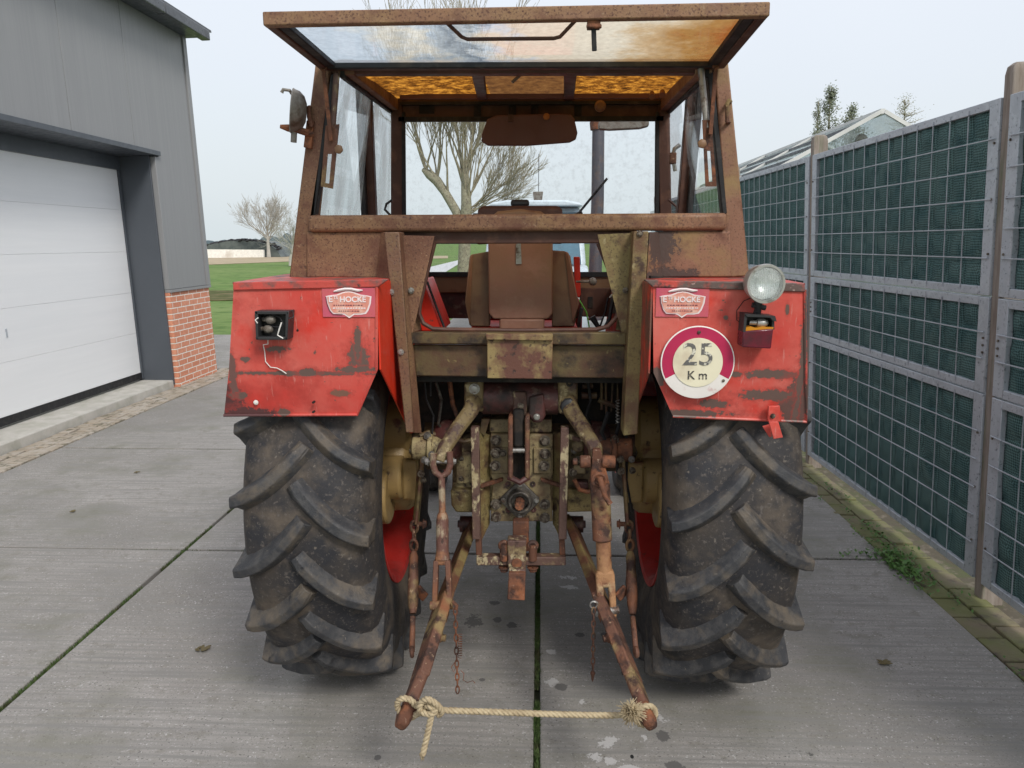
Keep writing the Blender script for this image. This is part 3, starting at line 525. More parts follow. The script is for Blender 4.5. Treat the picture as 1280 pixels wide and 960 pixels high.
# ------------------------------------------------------------------ trees
M['bark'] = pmat('lichen_grey_bark', (.25, .225, .155), [((.33, .31, .22), 12, .52, .12), ((.13, .11, .085), 20, .6, .08)], rough=.9, bump=.7, bs=40)
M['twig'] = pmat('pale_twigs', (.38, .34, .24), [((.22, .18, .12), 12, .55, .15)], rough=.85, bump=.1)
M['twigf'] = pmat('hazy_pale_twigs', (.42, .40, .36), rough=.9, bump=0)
M['fol'] = pmat('grey_green_foliage', (.19, .215, .15), [((.10, .125, .07), 4, .5, .1), ((.2, .21, .14), 12, .6, .1)], rough=.7, bump=0)
M['fol2'] = pmat('pale_spring_foliage', (.3, .3, .2), [((.14, .15, .08), 6, .5, .1)], rough=.7, bump=0)
def branch(t, p, d, L, r, depth, rng, nsub=(3, 5), spread=.6, upb=.25, minr=.004):
    n = 5; path = [Vector(p)]; d = Vector(d).normalized(); dirs = [d]
    for i in range(n):
        d = (d+Vector((rng.uniform(-1,1), rng.uniform(-1,1), rng.uniform(-1,1)))*.13+Vector((0,0,upb*.18))).normalized(); path.append(path[-1]+d*L/n); dirs.append(d)
    rs = [max(minr, r*(1-.72*i/n)) for i in range(n+1)]
    t.tube(path, rs, 6 if r > .03 else (4 if r > .012 else 3), cap=False)
    if depth <= 0: return
    for k in range(rng.randint(*nsub)):
        f = rng.uniform(.25, 1.0); i = min(n-1, int(f*n)); q = path[i].lerp(path[i+1], f*n-i); a = dirs[i].orthogonal().normalized(); a.rotate(Matrix.Rotation(rng.uniform(0, 6.28), 3, dirs[i]))
        nd = (dirs[i]+a*spread*rng.uniform(.6, 1.3)+Vector((0,0,upb))).normalized()
        branch(t, q, nd, L*rng.uniform(.5, .75), rs[i]*.55, depth-1, rng, nsub, spread, upb, minr)
def pollard():
    rng = random.Random(21); Y = 21.; b = P(579, 345, Y); b.z = 0
    tr = thing('bare_tree', b, 'large bare pollarded tree with lichen grey bark standing behind the cab', 'tree')
    def Q(x, y, dy=0): v = P(x, y, Y+dy); return v
    t = MB(); t.tube([b-Vector((0,0,.2)), b+Vector((0,0,.4)), Q(580, 330), Q(581, 300), Q(582, 275)], [.30, .20, .17, .16, .15], 14)
    t.tube([Q(581, 285), Q(569, 262), Q(556, 240, .2), Q(546, 226, .3), Q(537, 218, .4), Q(529, 212, .5)], [.12, .12, .115, .13, .13, .06], 12)
    t.tube([Q(582, 280), Q(583, 255, -.1), Q(582, 232, -.1), Q(581, 212)], [.16, .14, .12, .09], 12)
    t.build('trunk', M['bark'], tr)
    t = MB()
    heads = [(Q(581, 214), 5), (Q(583, 250, -.1), 4), (Q(546, 226, .3), 4), (Q(533, 215, .5), 4), (Q(583, 268), 3), (Q(581, 232), 3), (Q(560, 245, .2), 1)]
    for h, n in heads:
        for k in range(n):
            a = rng.uniform(0, 6.28); tl = rng.uniform(.12, .75)
            d = Vector((math.cos(a)*tl*1.2, math.sin(a)*tl, 1))
            branch(t, h, d, rng.uniform(1.5, 2.8), rng.uniform(.026, .042), 3, rng, (4, 6), .5, .28, .0045)
    for k in range(7):
        h = Q(584, 262+rng.uniform(-12, 8)); branch(t, h, Vector((1, rng.uniform(-.4, .4), rng.uniform(.1, .7))), rng.uniform(1.1, 1.6), .026, 3, rng, (4, 6), .5, .22, .0045)
    t.build('branches', M['twig'], tr, norm=False, sharp=0)
pollard()
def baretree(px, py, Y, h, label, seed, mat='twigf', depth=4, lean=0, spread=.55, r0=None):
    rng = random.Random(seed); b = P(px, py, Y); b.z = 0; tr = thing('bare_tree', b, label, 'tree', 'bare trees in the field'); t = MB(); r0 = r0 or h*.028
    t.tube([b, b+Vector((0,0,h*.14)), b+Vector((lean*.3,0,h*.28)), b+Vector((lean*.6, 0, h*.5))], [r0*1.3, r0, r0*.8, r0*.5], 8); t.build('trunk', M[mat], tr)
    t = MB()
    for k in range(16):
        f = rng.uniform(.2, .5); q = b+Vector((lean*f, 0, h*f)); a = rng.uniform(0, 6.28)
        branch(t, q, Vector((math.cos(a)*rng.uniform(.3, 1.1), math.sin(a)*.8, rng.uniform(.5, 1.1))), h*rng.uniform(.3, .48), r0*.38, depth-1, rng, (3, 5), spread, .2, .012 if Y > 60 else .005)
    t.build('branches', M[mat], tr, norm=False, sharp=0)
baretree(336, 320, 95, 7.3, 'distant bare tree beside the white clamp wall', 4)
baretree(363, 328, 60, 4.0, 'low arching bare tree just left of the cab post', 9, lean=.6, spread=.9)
def leafy(px, ptop, Y, h, w, label, seed, mat, n, s):
    rng = random.Random(seed); b = P(px, ptop, Y); top = b.z; b.z = 0; tr = thing('leafy_tree', b, label, 'tree', 'trees beyond the greenhouse'); t = MB()
    t.tube([b, b+Vector((.1,0,top*.5)), b+Vector((0,0,top*.98))], [.16, .1, .01], 8); t.build('trunk', M['bark'], tr); t = MB(); f = MB()
    for k in range(46):
        z = top-h+h*rng.random()**.9; a = rng.uniform(0, 6.28); ww = w*(1-((z-(top-h*.62))/(h*.62))**2 if z > top-h*.62 else .9)*rng.uniform(.45, 1.1)
        q = b+Vector((0,0,z)); e = q+Vector((math.cos(a)*ww, math.sin(a)*ww, h*.10)); t.tube([q, (q+e)/2+Vector((0,0,-.04)), e], [.02, .013, .006], 4)
        for j in range(n):
            g = e.lerp(q, rng.random()**1.4*.9)+Vector((rng.gauss(0, .12*w), rng.gauss(0, .12*w), rng.gauss(0, .16*w)))
            a2 = rng.uniform(0, 6.28); d = Vector((math.cos(a2), math.sin(a2), rng.uniform(-1, .6)))*s*rng.uniform(.6, 1.3); wv = d.orthogonal().normalized()*s*.35
            f._f([f.bm.verts.new(v) for v in (g, g+d*.5+wv, g+d, g+d*.5-wv)])
    t.build('branches', M['twig'], tr, norm=False, sharp=0); f.build('crown', M[mat], tr, norm=False, sharp=0)
leafy(1038, 117, 30, 3.6, .62, 'tall slender grey-green tree rising above the greenhouse ridge', 1, 'fol', 70, .075)
leafy(1023, 134, 31, 2.6, .42, 'thin wispy tree left of the tall slender tree above the greenhouse', 12, 'fol', 26, .06)
leafy(1065, 138, 29, 1.7, .62, 'short rounded green tree just behind the greenhouse roof slope', 2, 'fol', 34, .08)
leafy(1132, 128, 33, 1.8, .95, 'sparse pale tree behind the greenhouse gable', 3, 'fol2', 24, .05)

# ------------------------------------------------------------------ silage clamp far left
cl = thing('silage_clamp', (*P(296, 322, 92).xy, 0), 'far silage heap under black sheeting with tyres behind a white wall', 'silage heap')
t = MB(); A = P(262, 313, 88); B = P(329, 310, 96)
t.prism([(A.x-6, A.y, -.1), (B.x, B.y, -.1), (B.x, B.y, .9), (A.x-6, A.y, 1.05)], (0, .4, 0)); t.build('white_wall', pmat('white_clamp_wall', (.8, .78, .72), [((.6, .55, .48), .6, .6, .1)], rough=.8, bump=0), cl)
t = MB(); xc0 = P(302, 320, 98).x
prof = [(-6.2, .9), (-4.8, 1.25), (-3.2, 1.65), (-1.5, 1.95), (.5, 2.05), (2.4, 1.85), (3.8, 1.5), (4.8, .9), (5.2, 0)]
t.prism([(xc0-7, 97.5, 0), *[(xc0+a, 97.5, h) for a, h in prof]], (0, 10, 0)); t.build('black_sheet', pmat('black_sheeting', (.06, .075, .075), [((.12, .14, .13), .8, .5, .1)], rough=.5, bump=0), cl)
t = MB()
for i in range(60):
    a = -6.2+11*i/59; h = next((p[1]+(q[1]-p[1])*(a-p[0])/(q[0]-p[0]) for p, q in zip(prof, prof[1:]) if p[0] <= a <= q[0]), 0)
    t.torus((xc0+a, 97.6+random.uniform(0, 2), h+.08), (random.uniform(-.3,.3), -.3, 1), .26, .11, 10, 5)
o = t.build('tyre_row', M['black'], cl)

# ------------------------------------------------------------------ white van beyond the tractor
M['vanw'] = pmat('white_van_paint', (.62, .70, .76), rough=.3, bump=0, var=.03)
vn = thing('van', (-.1, 13.5, 0), 'white van with a blue tinted windscreen parked beyond the tractor', 'van')
vx = -.08; hw = .90
def ring(t, y, z0, z1, w0, w1): pass
t = MB(); t.prism([(vx-hw, 12.55, .3), (vx-hw, 12.45, .75), (vx-hw, 12.55, 1.15), (vx-hw, 13.25, 1.42), (vx-hw, 17.2, 1.42), (vx-hw, 17.3, .3)], (2*hw, 0, 0)); body = t.build('body', M['vanw'], vn, bevel=.06, seg=4)
t = MB()
lo = [(vx-hw+.03, 13.2, 1.38), (vx+hw-.03, 13.2, 1.38), (vx+hw-.03, 17.2, 1.38), (vx-hw+.03, 17.2, 1.38)]; hi = [(vx-.80, 13.75, 2.40), (vx+.80, 13.75, 2.40), (vx+.83, 17.15, 2.42), (vx-.83, 17.15, 2.42)]
a = [t.bm.verts.new(p) for p in lo]; b = [t.bm.verts.new(p) for p in hi]; t._f(a); t._f(b)
for i in range(4): t._f([a[i], a[(i+1)%4], b[(i+1)%4], b[i]])
t.build('cabin', M['vanw'], vn, bevel=.08, seg=4)
t = MB(); t.prism([(vx-.78, 13.19, 1.43), (vx+.78, 13.19, 1.43), (vx+.70, 13.66, 2.30), (vx-.70, 13.66, 2.30)], (0, -.02, .01)); t.build('windscreen', pmat('blue_grey_windscreen', (.10, .19, .25), rough=.08, bump=0), vn)
t = MB(); t.prism([(vx-.82, 13.45, 2.41), (vx-.74, 13.45, 2.47), (vx-.5, 13.45, 2.51), (vx+.5, 13.45, 2.51), (vx+.74, 13.45, 2.47), (vx+.82, 13.45, 2.41)], (0, 3.5, 0)); t.build('roof', M['vanw'], vn, bevel=.03)
for sx_ in (-1, 1):
    t = MB(); t.cbox((vx+sx_*1.0, 13.4, 1.62+.62), (.13, .07, .10)); t.cyl((vx+sx_*.85, 13.45, 2.2), (vx+sx_*1.0, 13.42, 2.24), .015, 6); t.build('mirror', M['blackp'], vn, bevel=.015)
    t = MB(); t.lathe((vx+sx_*.66, 12.46, .92), (0, -1, 0), [(-.02, .12), (.02, .11), (.05, .06), (.055, 0)], 16); t.build('headlight', M['chrome'], vn)
    for yy in (13.1, 16.4):
        t = MB(); t.lathe((vx+sx_*.80, yy, .33), (sx_, 0, 0), [(-.1, 0), (-.1, .33), (.09, .33), (.1, .28), (.1, .2), (.07, .19), (.07, 0)], 20); t.build('wheel', M['blackp'], vn)
t = MB(); t.box((vx-.45, 12.40, .72), (vx+.45, 12.47, .92)); t.build('grille', M['blackp'], vn, bevel=.01)
t = MB(); t.prism([(vx-.03, 13.6, 2.5), (vx+.11, 13.6, 2.5), (vx+.13, 13.6, 2.66), (vx-.05, 13.6, 2.66)], (0, .08, 0)); t.build('roof_lamp', M['greyp'], vn, bevel=.01)
t = MB(); t.cyl((vx+.05, 13.7, 2.6), (vx+.05, 13.75, 3.3), .006, 5); t.build('antenna', M['blackp'], vn)

# ------------------------------------------------------------------ light
w = bpy.data.worlds.new('World'); S.world = w; w.use_nodes = True; nt = w.node_tree; N = nt.nodes; L = nt.links; N.clear()
out = N.new('ShaderNodeOutputWorld'); sky = N.new('ShaderNodeTexSky'); sky.sky_type = 'NISHITA'; sky.sun_disc = False; SUN_EL, SUN_AZ = R(42), R(150)
sky.sun_elevation = SUN_EL; sky.sun_rotation = SUN_AZ; sky.air_density = 1.5; sky.dust_density = 4
b1 = N.new('ShaderNodeBackground'); b1.inputs[1].default_value = .08; L.new(sky.outputs[0], b1.inputs[0])
tc = N.new('ShaderNodeTexCoord'); sp = N.new('ShaderNodeSeparateXYZ'); L.new(tc.outputs['Generated'], sp.inputs[0]); nz = N.new('ShaderNodeTexNoise'); nz.inputs['Scale'].default_value = 1.6; nz.inputs['Detail'].default_value = 4; L.new(tc.outputs['Generated'], nz.inputs[0])
cr = N.new('ShaderNodeValToRGB'); e = cr.color_ramp.elements; e[0].position = 0.0; e[0].color = (.67, .74, .77, 1); e[1].position = .55; e[1].color = (.86, .89, .97, 1); q = e.new(.2); q.color = (.74, .79, .86, 1)
ad = N.new('ShaderNodeMath'); ad.operation = 'MULTIPLY_ADD'; L.new(nz.outputs[0], ad.inputs[0]); ad.inputs[1].default_value = .25; L.new(sp.outputs[2], ad.inputs[2]); sb = N.new('ShaderNodeMath'); sb.operation = 'SUBTRACT'; L.new(ad.outputs[0], sb.inputs[0]); sb.inputs[1].default_value = .12; L.new(sb.outputs[0], cr.inputs[0])
b2 = N.new('ShaderNodeBackground'); b2.inputs[1].default_value = .77; L.new(cr.outputs[0], b2.inputs[0])
mx = N.new('ShaderNodeMixShader'); mx.inputs[0].default_value = .88; L.new(b1.outputs[0], mx.inputs[1]); L.new(b2.outputs[0], mx.inputs[2]); L.new(mx.outputs[0], out.inputs[0])
sl = bpy.data.lights.new('sun', 'SUN'); sl.energy = 1.5; sl.angle = R(14); sl.color = (1, .96, .9); so = bpy.data.objects.new('sun', sl); COL.objects.link(so)
so.rotation_euler = (R(90)-SUN_EL, 0, R(180)-SUN_AZ); 
S.view_settings.view_transform = 'Standard'; S.view_settings.look = 'None'; S.view_settings.exposure = .6; S.view_settings.gamma = 1
S.render.engine = 'CYCLES'; S.render.resolution_x = 1024; S.render.resolution_y = 768
S.cycles.transparent_max_bounces = 24; S.cycles.max_bounces = 6; S.cycles.diffuse_bounces = 3; S.cycles.glossy_bounces = 3
# ================================================================== TRACTOR
XC = -.065; AY = 3.18; AZ = .815
T = thing('tractor', (XC, AY, 0), 'old rusty red and olive tractor seen from behind with its cab rear window propped open', 'tractor')
CR = 2.72
# ---------------------------------------------------------------- wheels
def tyre_mesh(parent, c, prof, lug=None, phase=0):
    c = Vector(c); t = MB(); t.lathe(c, (1,0,0), [(-x, r) for x, r in prof[::-1] if x > 0]+[(x, r) for x, r in prof], 96)
    o = t.build('tyre', M['rubber'], parent, sharp=50)
    return o
PROF = [(0, .785), (.06, .784), (.12, .779), (.165, .769), (.195, .751), (.215, .715), (.228, .66), (.231, .60), (.224, .53), (.207, .47), (.19, .44)]
def carc(x):
    x = abs(x)
    for (a, ra), (b, rb) in zip(PROF, PROF[1:]):
        if x <= b: return ra+(rb-ra)*(x-a)/(b-a)
    return .66
def lugs(t, c, phase, nl=20, seed=0):
    c = Vector(c); rng = random.Random(seed)
    def pt(x, u, r):
        a = u; return t.bm.verts.new(c+Vector((x, -r*math.cos(a), r*math.sin(a))))
    for side in (-1, 1):
        for k in range(nl):
            a0 = phase+2*math.pi*(k+(.5 if side > 0 else 0))/nl
            m = 10; rows = []; dw = rng.uniform(-.004, .004); dz = rng.uniform(-.003, .002)
            for i in range(m+1):
                s = i/m; x = -.018+.253*s
                u = .195*(s*1.75-.75*s*s) 
                du = .195*(1.75-1.5*s)/.253; ln = math.hypot(1, du); nx, nu = -du/ln, 1/ln      # normal in (x,u): perpendicular to the path
                cen = (x, -u)
                nx, nu = du/ln, 1/ln
                wt = .0175+dw*.5+.002*s; wb = .040+.006*s
                rt_ = .820+dz-(.0 if x < .13 else (x-.13)*.18); rb = carc(x)-.004
                if i == 0: rt_ -= .012; wt *= .75
                if i == m: rb = .67; rt_ -= .006
                row = []
                for off, r in ((-wb, rb), (-wt-.004, (rb+rt_)/2+.01), (-wt, rt_-.005), (-wt*.72, rt_), (wt*.72, rt_), (wt, rt_-.005), (wt+.004, (rb+rt_)/2+.01), (wb, rb)):
                    xx = (cen[0]+nx*off); uu = cen[1]+nu*off
                    if abs(off) == wb and i < m: r = carc(min(abs(xx), .234))-.010
                    xx = min(xx, .234 if r > .72 else .23)
                    row.append(pt(side*xx, a0+uu/.8, r))
                rows.append(row)
            for A, B in zip(rows, rows[1:]):
                for j in range(7): t._f([A[j], A[j+1], B[j+1], B[j]])
            t._f(rows[0]); t._f(rows[-1][::-1])
def rear_wheel(cx, outb, phase, seed):
    c = Vector((cx, AY, AZ)); t = MB(); w = 1
    # the rim is the wheel's carrier part
    t.lathe(c, (outb,0,0), [(-.205, .455), (-.20, .43), (-.18, .415), (-.13, .41), (-.10, .385), (.0, .375), (.10, .385), (.13, .41), (.18, .415), (.20, .43), (.205, .455), (.195, .455), (.175, .435), (.12, .43), (.09, .40), (0, .39), (-.09, .40), (-.12, .43), (-.175, .435), (-.195, .455)], 64, closed=True)
    t.lathe(c, (outb,0,0), [(.02, .382), (.05, .33), (.10, .27), (.11, .12), (.10, .09), (.13, .0), (.08, 0), (.085, .12), (.07, .26), (.02, .32), (-.0, .382)], 48)
    wh = t.build('rear_wheel', M['redrim'], T)
    ty = tyre_mesh(wh, c, PROF)
    ty.data.materials.append(M['lug'])
    t = MB(); lugs(t, c, phase, seed=seed); lg = t.build('tread_lugs', M['lug'], wh, sharp=32, bevel=.004)
    t = MB()
    for k in range(8):
        a = k*math.pi/4; t.hexbolt(c+Vector((outb*.115, math.cos(a)*.19, math.sin(a)*.19)), (outb,0,0), .016, .02)
    t.build('wheel_nuts', M['bolt'], wh)
    return wh
rear_wheel(XC-.727, -1, .10, 1)
rear_wheel(XC+.732, 1, .02, 2)
FYA = 5.52
for sx_ in (-1, 1):
    c = Vector((XC+sx_*.72, FYA, .36)); t = MB()
    t.lathe(c, (sx_,0,0), [(-.09, .235), (-.08, .2), (0, .19), (.03, .10), (.09, .08), (.09, 0), (.05, 0), (.0, .12), (-.04, .18), (.08, .2), (.09, .235)], 36); wh = t.build('front_wheel', M['redrim'], T)
    t = MB(); pr = [(0, .372), (.03, .372), (.07, .36), (.095, .33), (.1, .29), (.09, .235)]
    t.lathe(c, (1,0,0), [(-x, r) for x, r in pr[::-1] if x > 0]+pr, 48)
    for k in range(4):
        t.torus(c+Vector((-.055+.0367*k, 0, 0)), (1,0,0), .368, .009, 40, 5)
    t.build('tyre', M['rubber'], wh)
t = MB(); t.beam((XC-.62, FYA, .42), (XC+.62, FYA, .42), .10, .12); t.beam((XC, FYA, .45), (XC, FYA, .7), .2, .2, upv=(0,1,0)); t.build('front_axle', M['olived'], T, bevel=.01)
# ---------------------------------------------------------------- fenders
ztop = P(380, 353, FY).z
def fender(sgn):
    L_ = sgn < 0
    if L_: up_ = [(292, 361), (471, 358), (471, 461), (286, 464)]; lo_ = [(286, 464), (471, 461), (447, 518), (280, 519)]; lip = [(291, 353), (486, 349), (472, 359), (291, 363)]
    else: up_ = [(816, 358), (1006, 362), (1007, 470), (817, 466)]; lo_ = [(817, 466), (1007, 470), (1008, 527), (841, 520)]; lip = [(806, 350), (1006, 354), (1007, 365), (816, 359)]
    mt = M['redL'] if L_ else M['redR']
    # rear plate with a crease: the lower part kicks in slightly
    t = MB(); v = {}
    def V(x, y, dy): p = P(x, y, FY+dy); return p
    n = 12; U = [V(*p, 0) for p in up_]
    lo3 = [V(*lo_[0], 0), V(*lo_[1], 0), V(*lo_[2], .035), V(*lo_[3], .035)]
    a = [t.bm.verts.new(p) for p in U]; b = [t.bm.verts.new(p) for p in (lo3[2], lo3[3])]
    a2 = [t.bm.verts.new(p+Vector((0, .006, 0))) for p in U]; b2 = [t.bm.verts.new(p+Vector((0, .006, 0))) for p in (lo3[2], lo3[3])]
    t._f(a); t._f(a2[::-1]); t._f([a[3], a[2], b[0], b[1]]); t._f([a2[3], b2[1], b2[0], a2[2]])
    loop = [(a[0],a2[0]),(a[1],a2[1]),(a[2],a2[2]),(b[0],b2[0]),(b[1],b2[1]),(a[3],a2[3])]
    for (p, p2), (q, q2) in zip(loop, loop[1:]+loop[:1]): t._f([p, q, q2, p2])
    fd = t.build('rear_fender', mt, T, sharp=15)
    # rolled bead on the rear plate's free edges
    t = MB(); t.tube([U[1]+Vector((0,-.002,0)), lo3[1]+Vector((0,-.002,0)), lo3[2]+Vector((0,-.002,0)), lo3[3]+Vector((0,-.002,0))], .005, 6); t.build('edge_bead', mt, fd)
    t = MB(); t.pp(lip, FY-.008, .012); t.build('top_lip', M['redlip'] if L_ else M['redlipr'], fd, bevel=.003)
    xo = P(*( (291, 358) if L_ else (1006, 360)), FY).x; xi = P(*((471, 359) if L_ else (816, 359)), FY).x
    # top sheet curving forward over the wheel
    pth = [(FY, ztop), (2.9, ztop+.005), (3.4, ztop), (3.75, ztop-.08), (4.0, ztop-.28), (4.12, ztop-.6)]
    t = MB(); A = [(x, y, z) for x in (xo, xi) for y, z in pth]
    va = [t.bm.verts.new((xo, y, z)) for y, z in pth]; vb = [t.bm.verts.new((xi, y, z)) for y, z in pth]; vc = [t.bm.verts.new((xo, y-.0, z-.006)) for y, z in pth]; vd = [t.bm.verts.new((xi, y, z-.006)) for y, z in pth]
    for i in range(len(pth)-1):
        t._f([va[i], vb[i], vb[i+1], va[i+1]]); t._f([vc[i], vc[i+1], vd[i+1], vd[i]]); t._f([va[i], va[i+1], vc[i+1], vc[i]]); t._f([vb[i], vd[i], vd[i+1], vb[i+1]])
    t.build('top_sheet', M['redlip'], fd)
    # inner side plate
    zc = P(*((471, 462) if L_ else (817, 467)), FY).z
    pl = [(FY+.002, ztop-.004), (FY+.002, zc), (2.93, 1.06), (3.3, .98), (3.7, 1.0), (4.1, ztop-.6), (3.99, ztop-.29), (3.74, ztop-.09), (3.4, ztop-.008), (2.9, ztop-.004)]
    t = MB(); t.prism([(xi, y, z) for y, z in pl], (.005*(-1 if L_ else 1)*-1, 0, 0)); t.build('inner_plate', M['redin'] if L_ else M['redinr'], fd)
    # slanted return between the rear plate and the leg
    return fd, xi
fl, xiL = fender(-1); fr, xiR = fender(1)
# decals
def decal(fd, cx, cy, w, h, small, flip=0):
    c = P(cx, cy, FY-.0045); ux = (P(cx+10, cy+(.6 if small != 'l' else -.3), FY)-P(cx, cy, FY)).normalized(); s = (P(cx+10, cy, FY)-P(cx, cy, FY)).length/10
    ux = Vector((1, 0, 0)); uz = Vector((0, 0, 1)); t = MB()
    def q(a, b, o=0): return c+ux*a*s+uz*b*s+Vector((0, -o, 0))
    t.mi = 0; t.prism([q(-w/2, -h/2), q(w/2, -h/2), q(w/2, h/2), q(-w/2, h/2)], (0, .003, 0))
    cr_ = [(-27, 8), (-23, 9), (-14, 10), (-6, 13), (0, 14), (6, 13), (14, 10), (22, 9), (27, 8), (26, 0), (23, -8), (20, -12), (14, -13), (6, -13), (3, -15), (0, -17), (-3, -15), (-6, -13), (-14, -13), (-20, -12), (-23, -8), (-26, 0)]
    cr_ = [(a, b-1) for a, b in cr_]
    t.mi = 2; t.prism([q(a*1.06, b*1.08, .001) for a, b in cr_], (0, .002, 0))
    t.mi = 1; t.prism([q(a*.98, b*.96, .002) for a, b in cr_], (0, .002, 0))
    t.mi = 3; t.tube([q(-28, 7, .003), q(-27, -1, .003), q(-24, -10, .003), q(-20, -14.5, .003), (q(-8, -15, .003))], .0012, 4)
    t.mi = 2; t.tube([q(-18, 13.5, .003), q(-12, 15, .003), q(-4, 16.5, .003), q(4, 16.5, .003), q(12, 14.8, .003), q(18, 15, .003)], [.002, .0045, .0045, .0045, .0045, .002], 5)
    e = 'E'; t.text('E', 10.5*s, q(-25, .6, .003), ux, uz, bold=.0006, align='LEFT'); t.text(small.upper(), 5*s, q(-18.6, 4.2, .003), ux, uz, bold=.0003, align='LEFT'); t.text('HOCKÉ', 9.6*s, q(-11, .6, .003), ux, uz, bold=.0006, align='LEFT', space=1.0)
    rng = random.Random(cx)
    for row, (x0, x1, y, hh, mi) in enumerate([(-19, 16, -3.4, 1.3, 3), (-20, 20, -7, 1.6, 2), (-13, 13, -10.6, 1.2, 3)]):
        t.mi = mi; x = x0
        while x < x1:
            l = rng.uniform(1.2, 3.2); t.prism([q(x, y-hh*.5, .003), q(x+l, y-hh*.4, .003), q(x+l*.9, y+hh*.5, .003), q(x+.2, y+hh*.4, .003)], (0, .001, 0)); x += l+rng.uniform(.5, 1.2)
    t.build('sticker', [M['decalbg'], M['crest'], M['decalw'], M['decald']], fd)
decal(fl, 436, 378, 66, 36, 'ts'); decal(fr, 853, 378, 66, 36, 'tn' if 0 else 'ts')
# speed plate
c = P(872, 453, FY-.012); s = .002497*1.0; sc = (P(882, 453, FY)-P(872, 453, FY)).length/10
t = MB(); t.mi = 0; t.lathe(c, (0, -1, 0), [(-.004, 0), (-.004, 46*sc), (0, 46*sc), (.0008, 45*sc), (.0008, 0)], 64)
t.mi = 1
def disc(t, c, r, y0, y1, clip=None, n=64):
    pts = [c+Vector((math.cos(2*math.pi*k/n)*r, -y0, math.sin(2*math.pi*k/n)*r)) for k in range(n)]
    t.prism(pts, (0, y0-y1, 0))
ring_pts = []
n = 64; r1, r0 = 44.5*sc, 31*sc; a0, a1 = R(-28), R(208)
for k in range(n+1):
    a = a0+(a1-a0)*k/n; ring_pts.append(c+Vector((math.cos(a)*r1, -.0012, math.sin(a)*r1)))
for k in range(n+1):
    a = a1+(a0-a1)*k/n; ring_pts.append(c+Vector((math.cos(a)*r0*.97, -.0012, math.sin(a)*r0*.97)))
for k in range(n):
    i, j = k, 2*n+1-k; t.prism([ring_pts[i], ring_pts[i+1], ring_pts[j-1], ring_pts[j]], (0, .0006, 0))
t.mi = 2; disc(t, c, r0, .0014, .0036)
t.mi = 3; t.text('25', 40*sc, c+Vector((0, -.0045, -3*sc)), (1,0,0), (0,0,1), bold=.0006)
t.mi = 4; t.text('K m', 15*sc, c+Vector((.0, -.0045, -21*sc)), (1,0,0), (0,0,1), bold=.0004, space=1.0)
t.mi = 5; t.lathe(c+Vector((0, -.002, 38*sc)), (0,-1,0), [(0, .006), (.003, .005), (.004, 0)], 10); t.lathe(c+Vector((33*sc, -.002, -23*sc)), (0,-1,0), [(0, .005), (.003, .004), (.004, 0)], 10)
t.build('speed_limit_plate', [M['signw'], M['magenta'], M['cream'], M['digit'], M['digitk'], M['bolt']], fr)
# left tail lamp: open black housing with bulbs and wires
def Q(x, y, Y): return P(x, y, Y)
t = MB(); Yl = 2.335
t.pp([(318, 389), (360, 389), (361, 393), (319, 393)], Yl, .06); t.pp([(319, 421), (359, 421), (359, 425), (320, 425)], Yl, .06); t.pp([(318, 389), (322, 389), (323, 425), (320, 425)], Yl, .06); t.pp([(357, 389), (361, 389), (359, 425), (356, 425)], Yl, .06); t.pp([(318, 389), (361, 389), (359, 425), (320, 425)], Yl+.05, .012)
lh = t.build('tail_lamp', M['blackp'], fl, bevel=.002)
for (x, y, r_) in ((336, 399, .013), (333, 411, .012)):
    t = MB(); a = Q(x-7, y, Yl+.03); b = Q(x+8, y+1, Yl+.02); t.lathe(a, b-a, [(0, r_*.6), (.012, r_*.6), (.018, r_), (.03, r_*1.1), (.04, r_*.7), (.044, 0)], 14); t.build('bulb', M['greyp'], fl)
t = MB()
for pts in ([(322, 405), (320, 400), (324, 396), (330, 399)], [(352, 404), (350, 412), (347, 420), (353, 422)], [(340, 393), (350, 397), (354, 405), (349, 411)], [(326, 414), (338, 408), (350, 409)], [(355, 394), (366, 388), (367, 396), (358, 400)]):
    t.tube([Q(x, y, Yl+.015+random.uniform(-.01, .01)) for x, y in pts], .002, 5)
t.build('lamp_wires', M['blackp'], fl)
t = MB(); t.tube([Q(335, 425, Yl+.03), Q(335, 430, Yl+.03), Q(329, 431, Yl+.05), Q(331, 440, FY-.006), Q(332, 452, FY-.006), Q(338, 459, FY-.006), Q(346, 460, FY-.006), Q(352, 463, FY-.006), Q(358, 467, FY-.006)], .0016, 6); t.build('loose_wire', M['white'], fl); t = MB(); t.tube([Q(352, 403, Yl), Q(349, 412, Yl-.002), Q(347, 419, Yl), Q(354, 423, Yl)], .0022, 6); t.build('loose_wire', M['white'], fl); t = MB(); t.tube([Q(322, 404, Yl), Q(319, 400, Yl-.003), Q(323, 397, Yl)], .002, 6); t.build('loose_wire', M['white'], fl)
t = MB(); t.hexbolt(Q(320, 503, FY+.02), (0,-1,0), .006, .006); t.build('bolt', M['white'], fl)
for x, y in ((393, 502), (393, 514), (372, 413)):
    t = MB(); t.lathe(Q(x, y, FY+(.012 if y > 462 else 0)), (0,-1,0), [(0, .004), (.0155 if y > 462 else .001, .004), (.0158 if y > 462 else .0012, 0)], 8); t.build('bolt_hole', M['grease_shade'], fl)
